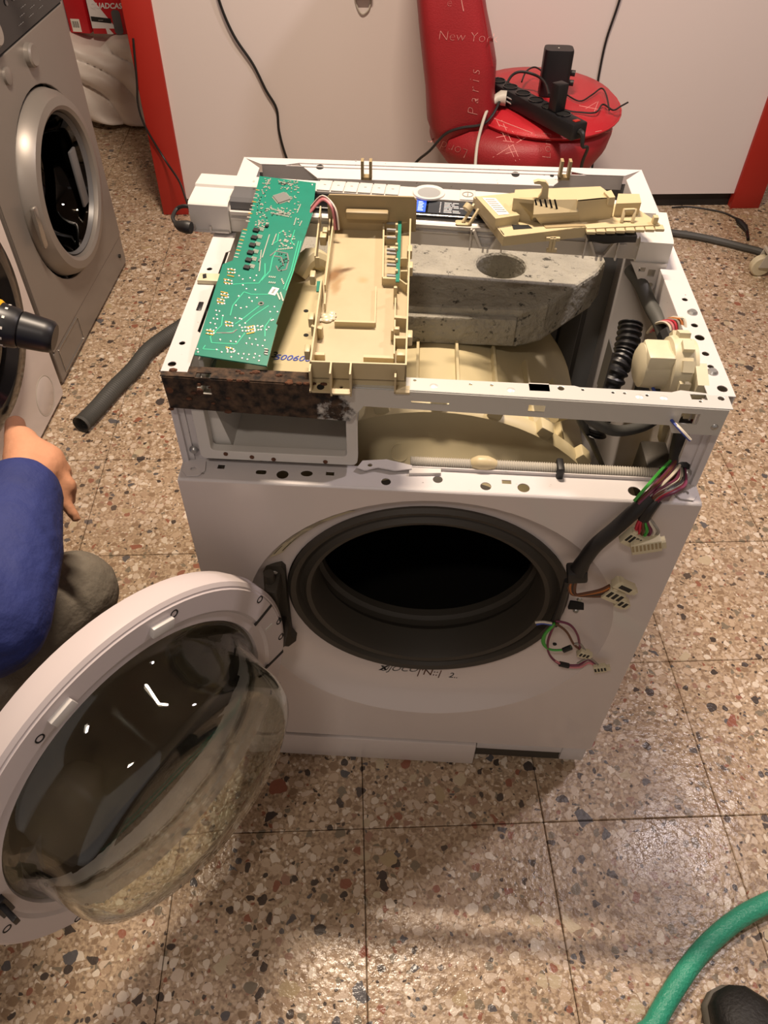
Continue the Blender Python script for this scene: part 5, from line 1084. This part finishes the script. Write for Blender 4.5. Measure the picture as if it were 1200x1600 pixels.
# power strip
zs = .5105
s0, s1 = at(768, 122, z=zs+.04), at(908, 194, z=zs+.04); s0.z = s1.z = zs+.0215; sd = (s1-s0).normalized(); sn = V((-sd.y, sd.x, 0)); sL = (s1-s0).length
ps_ = thing('power_strip', 'black power strip with six sockets lying across the red seat', 'power strip', (s0+s1)/2-V((0, 0, .0215)))
MB().obox((s0+s1)/2, sd*sL/2, sn*.025, V((0, 0, .0205)), .006).build('strip_case', 'black_plastic', ps_)
for k in range(6):
    c_ = s0 + sd*(.03+k*(sL-.10)/5) + V((0, 0, .0205)); m = frame(c_, sd, sn)
    so = MB().lathe([(.0185, .0), (.0205, .0005), (.0205, .0025), (.0185, .0025), (.0175, .001)], 24, m, closed=True).build('socket_ring', 'black_gloss', ps_)
    MB().lathe([(0, .0004), (.0178, .0004), (.0178, -.002)], 24, m).build('socket_well', 'dark_hole', ps_)
MB().obox(s1-sd*.018+V((0, 0, .0212)), sd*.006, sn*.009, V((0, 0, .0015)), .001).build('rocker_switch', 'red_paint', ps_)
MB().tube([s1, s1+sd*.012+V((0, 0, -.004)), s1+sd*.02+V((0, 0, -.03)), at(918, 232, y=1.46), at(908, 262, y=1.50), at(905, 320, y=1.52)], [.009, .007, .0042, .0042, .0042, .0042], 8, smooth=6).build('strip_cord', 'cable_black', ps_)
# chargers
ad = thing('charger_block', 'tall black charger block with a white dot standing behind the power strip', 'charger', at(868, 142, z=.51))
ab = at(863, 146, z=.512); 
loft([[ab+V((x*1.0, y, z)) for x, y in rect(-.040, -.026, .040, .03, .014)] for z in (0, .11)] + [[ab+V((x*.97, y*.97, .116)) for x, y in rect(-.040, -.026, .040, .03, .014)]], 'black_plastic', 'charger_case', ad, 40)
MB().lathe([(0, .0008), (.0022, .0006), (.0022, 0)], 10, Matrix.Translation(ab+V((-.002, .0, .1165)))).build('status_dot', 'label_white', ad)
for z_ in (.03, .055): MB().tube([ab+V((.039, 0, z_)), ab+V((.054, -.004, z_))], .008, 10).build('charger_knob', 'black_plastic', ad)
a2 = s0+sd*(sL*.74)+V((0, 0, .021))
pa = thing('plug_adapter', 'small square black plug adapter pushed into the power strip', 'adapter', a2)
MB().obox(a2+V((0, 0, .033)), sd*.015, sn*.017, V((0, 0, .033)), .003).build('adapter_case', 'black_plastic', pa)
gp_ = thing('grey_plug', 'light grey two-pin mains plug resting against the power strip', 'plug', at(783, 153, z=.53))
g0_ = at(783, 153, z=.535); MB().tube([g0_+V((-.03, -.02, -.01)), g0_+V((-.015, -.01, .0)), g0_, g0_+V((.014, -.002, 0))], [.008, .012, .019, .019], 14).build('plug_body', 'cable_grey', gp_)
for k in (-1, 1): MB().tube([g0_+V((.012, -.004, .005*k)), g0_+V((.034, -.016, -.006+.006*k))], .0024, 8).build('pin', 'steel', gp_)
MB().tube([g0_+V((-.028, -.02, -.009)), onto(at(758, 180, y=1.6), .008), onto(at(748, 215, y=1.6), .008), onto(at(744, 240, y=1.6), .008), at(742, 275, y=1.50), at(741, 330, y=1.50)], .0042, 8, smooth=6).build('plug_cord', 'cable_grey', gp_)
cable('charger_cable', [ab+V((.03, -.02, .004)), at(880, 170, z=.514), at(912, 176, z=.514), at(932, 175, z=.516), at(942, 163, z=.514), at(958, 172, z=.514), at(970, 166, z=.513), at(981, 160, z=.512)], .0024, 'thin black cable with a small jack curling over the red seat')
cable('adapter_cable', [ab+V((.03, .0, .004)), at(905, 158, z=.514), at(925, 148, z=.516), at(940, 138, z=.518), at(948, 150, z=.516), at(952, 172, z=.513)], .0022, 'thin black lead zigzagging from the charger block over the red seat')
cable('loop_cable', [at(858, 148, z=.56), at(852, 130, z=.56), at(838, 118, z=.56), at(815, 112, z=.565), at(800, 118, z=.56), at(790, 135, z=.55), at(780, 160, z=.53), onto(at(768, 182, y=1.6), .006), onto(at(752, 195, y=1.6), .006), onto(at(720, 200, y=1.6), .006), onto(at(695, 210, y=1.6), .006), at(672, 235, y=1.62), at(650, 254, y=1.66), at(625, 290, y=1.68)], .0038, 'thick black cable looping over the power strip and down the red seat')
cable('loop_cable', [at(815, 128, z=.535), at(822, 112, z=.545), at(835, 105, z=.545), at(848, 113, z=.545), at(850, 128, z=.535)], .0024, 'thin black cable loop standing between power strip and charger block')

# ================================================================== PERSON AT THE LEFT
def capsules(name, chains, material, parent, voxel, smooth=4, extra=None):
    b = MB()
    for ch_ in chains:
        for (p, r0), (q, r1) in zip(ch_, ch_[1:]):
            p, q = V(p), V(q); n = max(2, int((q-p).length/.012))
            b.tube([p+(q-p)*(i/n) for i in range(n+1)], [r0+(r1-r0)*i/n for i in range(n+1)], 14)
        for p, r in ch_: b.ball(p, r, seg=14)
    for c, r, sc in (extra or ()): b.ball(c, r, sc, 20)
    o = b.build(name, material, parent, ang=180)
    rm = o.modifiers.new('skin', 'REMESH'); rm.mode = 'VOXEL'; rm.voxel_size = voxel; rm.use_smooth_shade = True
    sm_ = o.modifiers.new('soft', 'SMOOTH'); sm_.iterations = smooth; sm_.factor = .5
    return o
G = atd
pelvis, chest, neck, head = V((-.93, -.27, .36)), V((-.86, -.13, .74)), V((-.83, -.10, .95)), V((-.80, -.06, 1.10))
rs, ls = V((-.71, -.24, .86)), V((-1.01, .0, .86)); rel, lel = G(-25, 965, .87), V((-.98, .14, .64))
wr_, hk0 = G(38, 752, .985), V((-.70, .18, .70))
rhip, lhip = pelvis+V((.07, -.06, .0)), pelvis+V((-.06, .07, .0))
rkn, lkn = G(118, 925, 1.16), V((-.76, .12, .42)); ran, lan = V((-.66, -.10, .09)), V((-.92, .12, .09))
person = thing('person', 'person in a blue jacket and grey trousers squatting with a drill by the open door', 'person', (-.80, -.02, 0))
hand = [[(wr_, .026), (G(42, 712, 1.03), .030), (G(34, 690, 1.04), .022)], [(wr_, .026), (G(70, 730, 1.03), .028)], [(G(42, 712, 1.03), .030), (G(72, 722, 1.035), .026)],
        [(G(30, 712, 1.02), .019), (G(25, 685, 1.045), .0155), (G(24, 664, 1.06), .0140)],
        [(G(60, 706, 1.035), .014), (G(86, 716, 1.055), .0112), (G(92, 738, 1.075), .0095)], [(G(74, 716, 1.035), .014), (G(99, 734, 1.045), .0112), (G(103, 756, 1.065), .0095)],
        [(G(82, 738, 1.03), .013), (G(108, 758, 1.035), .0108), (G(108, 784, 1.05), .009)], [(G(78, 756, 1.02), .012), (G(99, 783, 1.03), .0092), (G(119, 809, 1.035), .0072)]]
lh_ = [[(hk0+V((-.05, -.06, -.02)), .026), (hk0+V((-.02, -.03, 0)), .030)]] + [[(hk0+V((-.01, -.028, .03-.02*k)), .011), (hk0+V((.026, -.02, .028-.02*k)), .010), (hk0+V((.028, .02, .026-.02*k)), .009), (hk0+V((.0, .028, .026-.02*k)), .008)] for k in range(4)] + [[(hk0+V((-.03, -.01, .02)), .014), (hk0+V((-.012, .025, .03)), .011), (hk0+V((.012, .032, .022)), .009)]]
legs = [[(rhip, .085), (rkn, .055), (ran, .038)], [(lhip, .085), (lkn, .055), (lan, .038)]]
arms = [[(rs, .045), (rel, .038), (wr_, .025)], [(ls, .045), (lel, .038), (hk0+V((-.05, -.06, -.02)), .025)]]
body = capsules('body', [[(pelvis, .12), (chest, .13), (neck, .055), (head, .06)], [(rs, .05), (chest+V((0, 0, .08)), .10), (ls, .05)]]+legs+arms+hand+lh_, 'skin', person, .005, 3,
                extra=[(head+V((.01, .01, .02)), .095, (.86, .92, 1.18)), (head+V((.055, .07, -.0)), .017, (.8, 1.1, 1.3)), (head+V((.06, -.05, .0)), .02, (.7, .7, 1.5)), (head+V((-.07, .05, .0)), .02, (.7, .7, 1.5))])
for k in (-1, 1): 
    e_ = head+V((.055, .068, .028))+V((.8, -.6, 0))*.03*k; MB().ball(e_, .011, seg=10).build('eye', 'label_white', body); MB().ball(e_+V((.005, .007, 0)), .0055, seg=8).build('iris', 'ink_black', body)
MB().obox(head+V((.056, .072, -.045)), V((.8, -.6, 0))*.022, V((0, 0, .004)), V((.006, .008, 0)), .002).build('mouth', 'wire_pink', body)
MB().ball(head+V((-.004, -.006, .06)), .098, (.92, .98, .95), 22).build('hair', 'hair', body)
capsules('jacket', [[(pelvis+V((0, 0, .05)), .145), (chest+V((0, 0, -.1)), .155), (chest+V((0, 0, .06)), .15), (neck+V((0, 0, -.02)), .072)], [(rs, .07), (chest+V((0, 0, .08)), .125), (ls, .07)],
                    [(rs, .072), (rel+(rs-rel)*.5, .075), (rel, .072), (rel+(wr_-rel)*.45, .068), (rel+(wr_-rel)*.86, .053)], [(ls, .072), (lel, .06), (lel+(hk0+V((-.05, -.06, -.02))-lel)*.92, .05)]], 'navy', person, .007, 3)
capsules('trousers', [[(pelvis+V((0, 0, -.02)), .145), (pelvis+V((0, 0, .06)), .14)], [(rhip, .115), ((rhip+rkn)/2, .095), (rkn, .064), ((rkn+ran)/2, .066), (ran+V((0, 0, .02)), .06)], [(lhip, .115), ((lhip+lkn)/2, .095), (lkn, .076), ((lkn+lan)/2, .072), (lan+V((0, 0, .02)), .06)]], 'trouser', person, .008, 3)
for an, d_ in ((ran, V((.75, .66, 0))), (lan, V((.4, .9, 0)))):
    d_ = d_.normalized(); f0 = V((an.x, an.y, 0)); n2 = V((-d_.y, d_.x, 0)); b = MB(); rings = []
    for (t, hw, zh) in ((-.085, .022, .07), (-.07, .036, .09), (0, .040, .10), (.07, .044, .075), (.13, .044, .06), (.165, .03, .048), (.175, .012, .035)):
        rings.append([f0+d_*t+n2*(hw*math.copysign(abs(math.cos(a))**.7, math.cos(a)))+V((0, 0, zh/2+zh/2*math.copysign(abs(math.sin(a))**.7, math.sin(a)))) for a in [2*math.pi*k/16 for k in range(16)]])
    loft(rings, 'shoe_black', 'work_shoe', person)
# drill held out of sight of the visible hand
d0, d1 = G(86, 528, 1.0), G(-2, 506, .985); dx = (d0-d1).normalized()
dr = thing('power_drill', 'black and yellow cordless drill pointing its chuck at the washers', 'drill', hk0+V((0, 0, -.12)))
MB().tube([d0, d0-dx*.004, d0-dx*.012, d0-dx*.040, d0-dx*.044], [.017, .0205, .0215, .0235, .020], 28).build('chuck', 'black_plastic', dr)
col_ = MB().tube([d0-dx*.042, d0-dx*.046, d0-dx*.066, d0-dx*.068], [.023, .0255, .0275, .026], 28).build('clutch_collar', 'black_plastic', dr)
side = dx.cross(V((0, 0, 1))).normalized(); upd = side.cross(dx).normalized()
for k in range(12):
    a_ = k*math.pi/6; n3 = side*math.cos(a_)+upd*math.sin(a_); MB().obox(d0-dx*.058+n3*.0266, dx*.0016, n3*.0006, n3.cross(dx)*.0016).build('clutch_mark', 'label_white', col_)
MB().tube([d0-dx*.066, d0-dx*.070, d0-dx*.088], [.028, .0305, .031], 28).build('yellow_ring', 'yellow', dr)
db = d0-dx*.088
MB().tube([db, db-dx*.03, db-dx*.10, db-dx*.13], [.030, .034, .034, .024], 24).build('motor_housing', 'yellow', dr)
MB().tube([db-dx*.07+V((0, 0, -.02)), hk0, hk0+V((-.005, -.005, -.075))], [.022, .019, .022], 16, smooth=4).build('handle', 'black_plastic', dr)
MB().box(hk0+V((-.055, -.04, -.135)), hk0+V((.05, .04, -.07)), .008).build('battery', 'black_plastic', dr)
MB().obox(db-dx*.04+V((0, 0, -.045)), dx*.006, V((0, 0, .014)), side*.007, .002).build('trigger', 'black_gloss', dr)
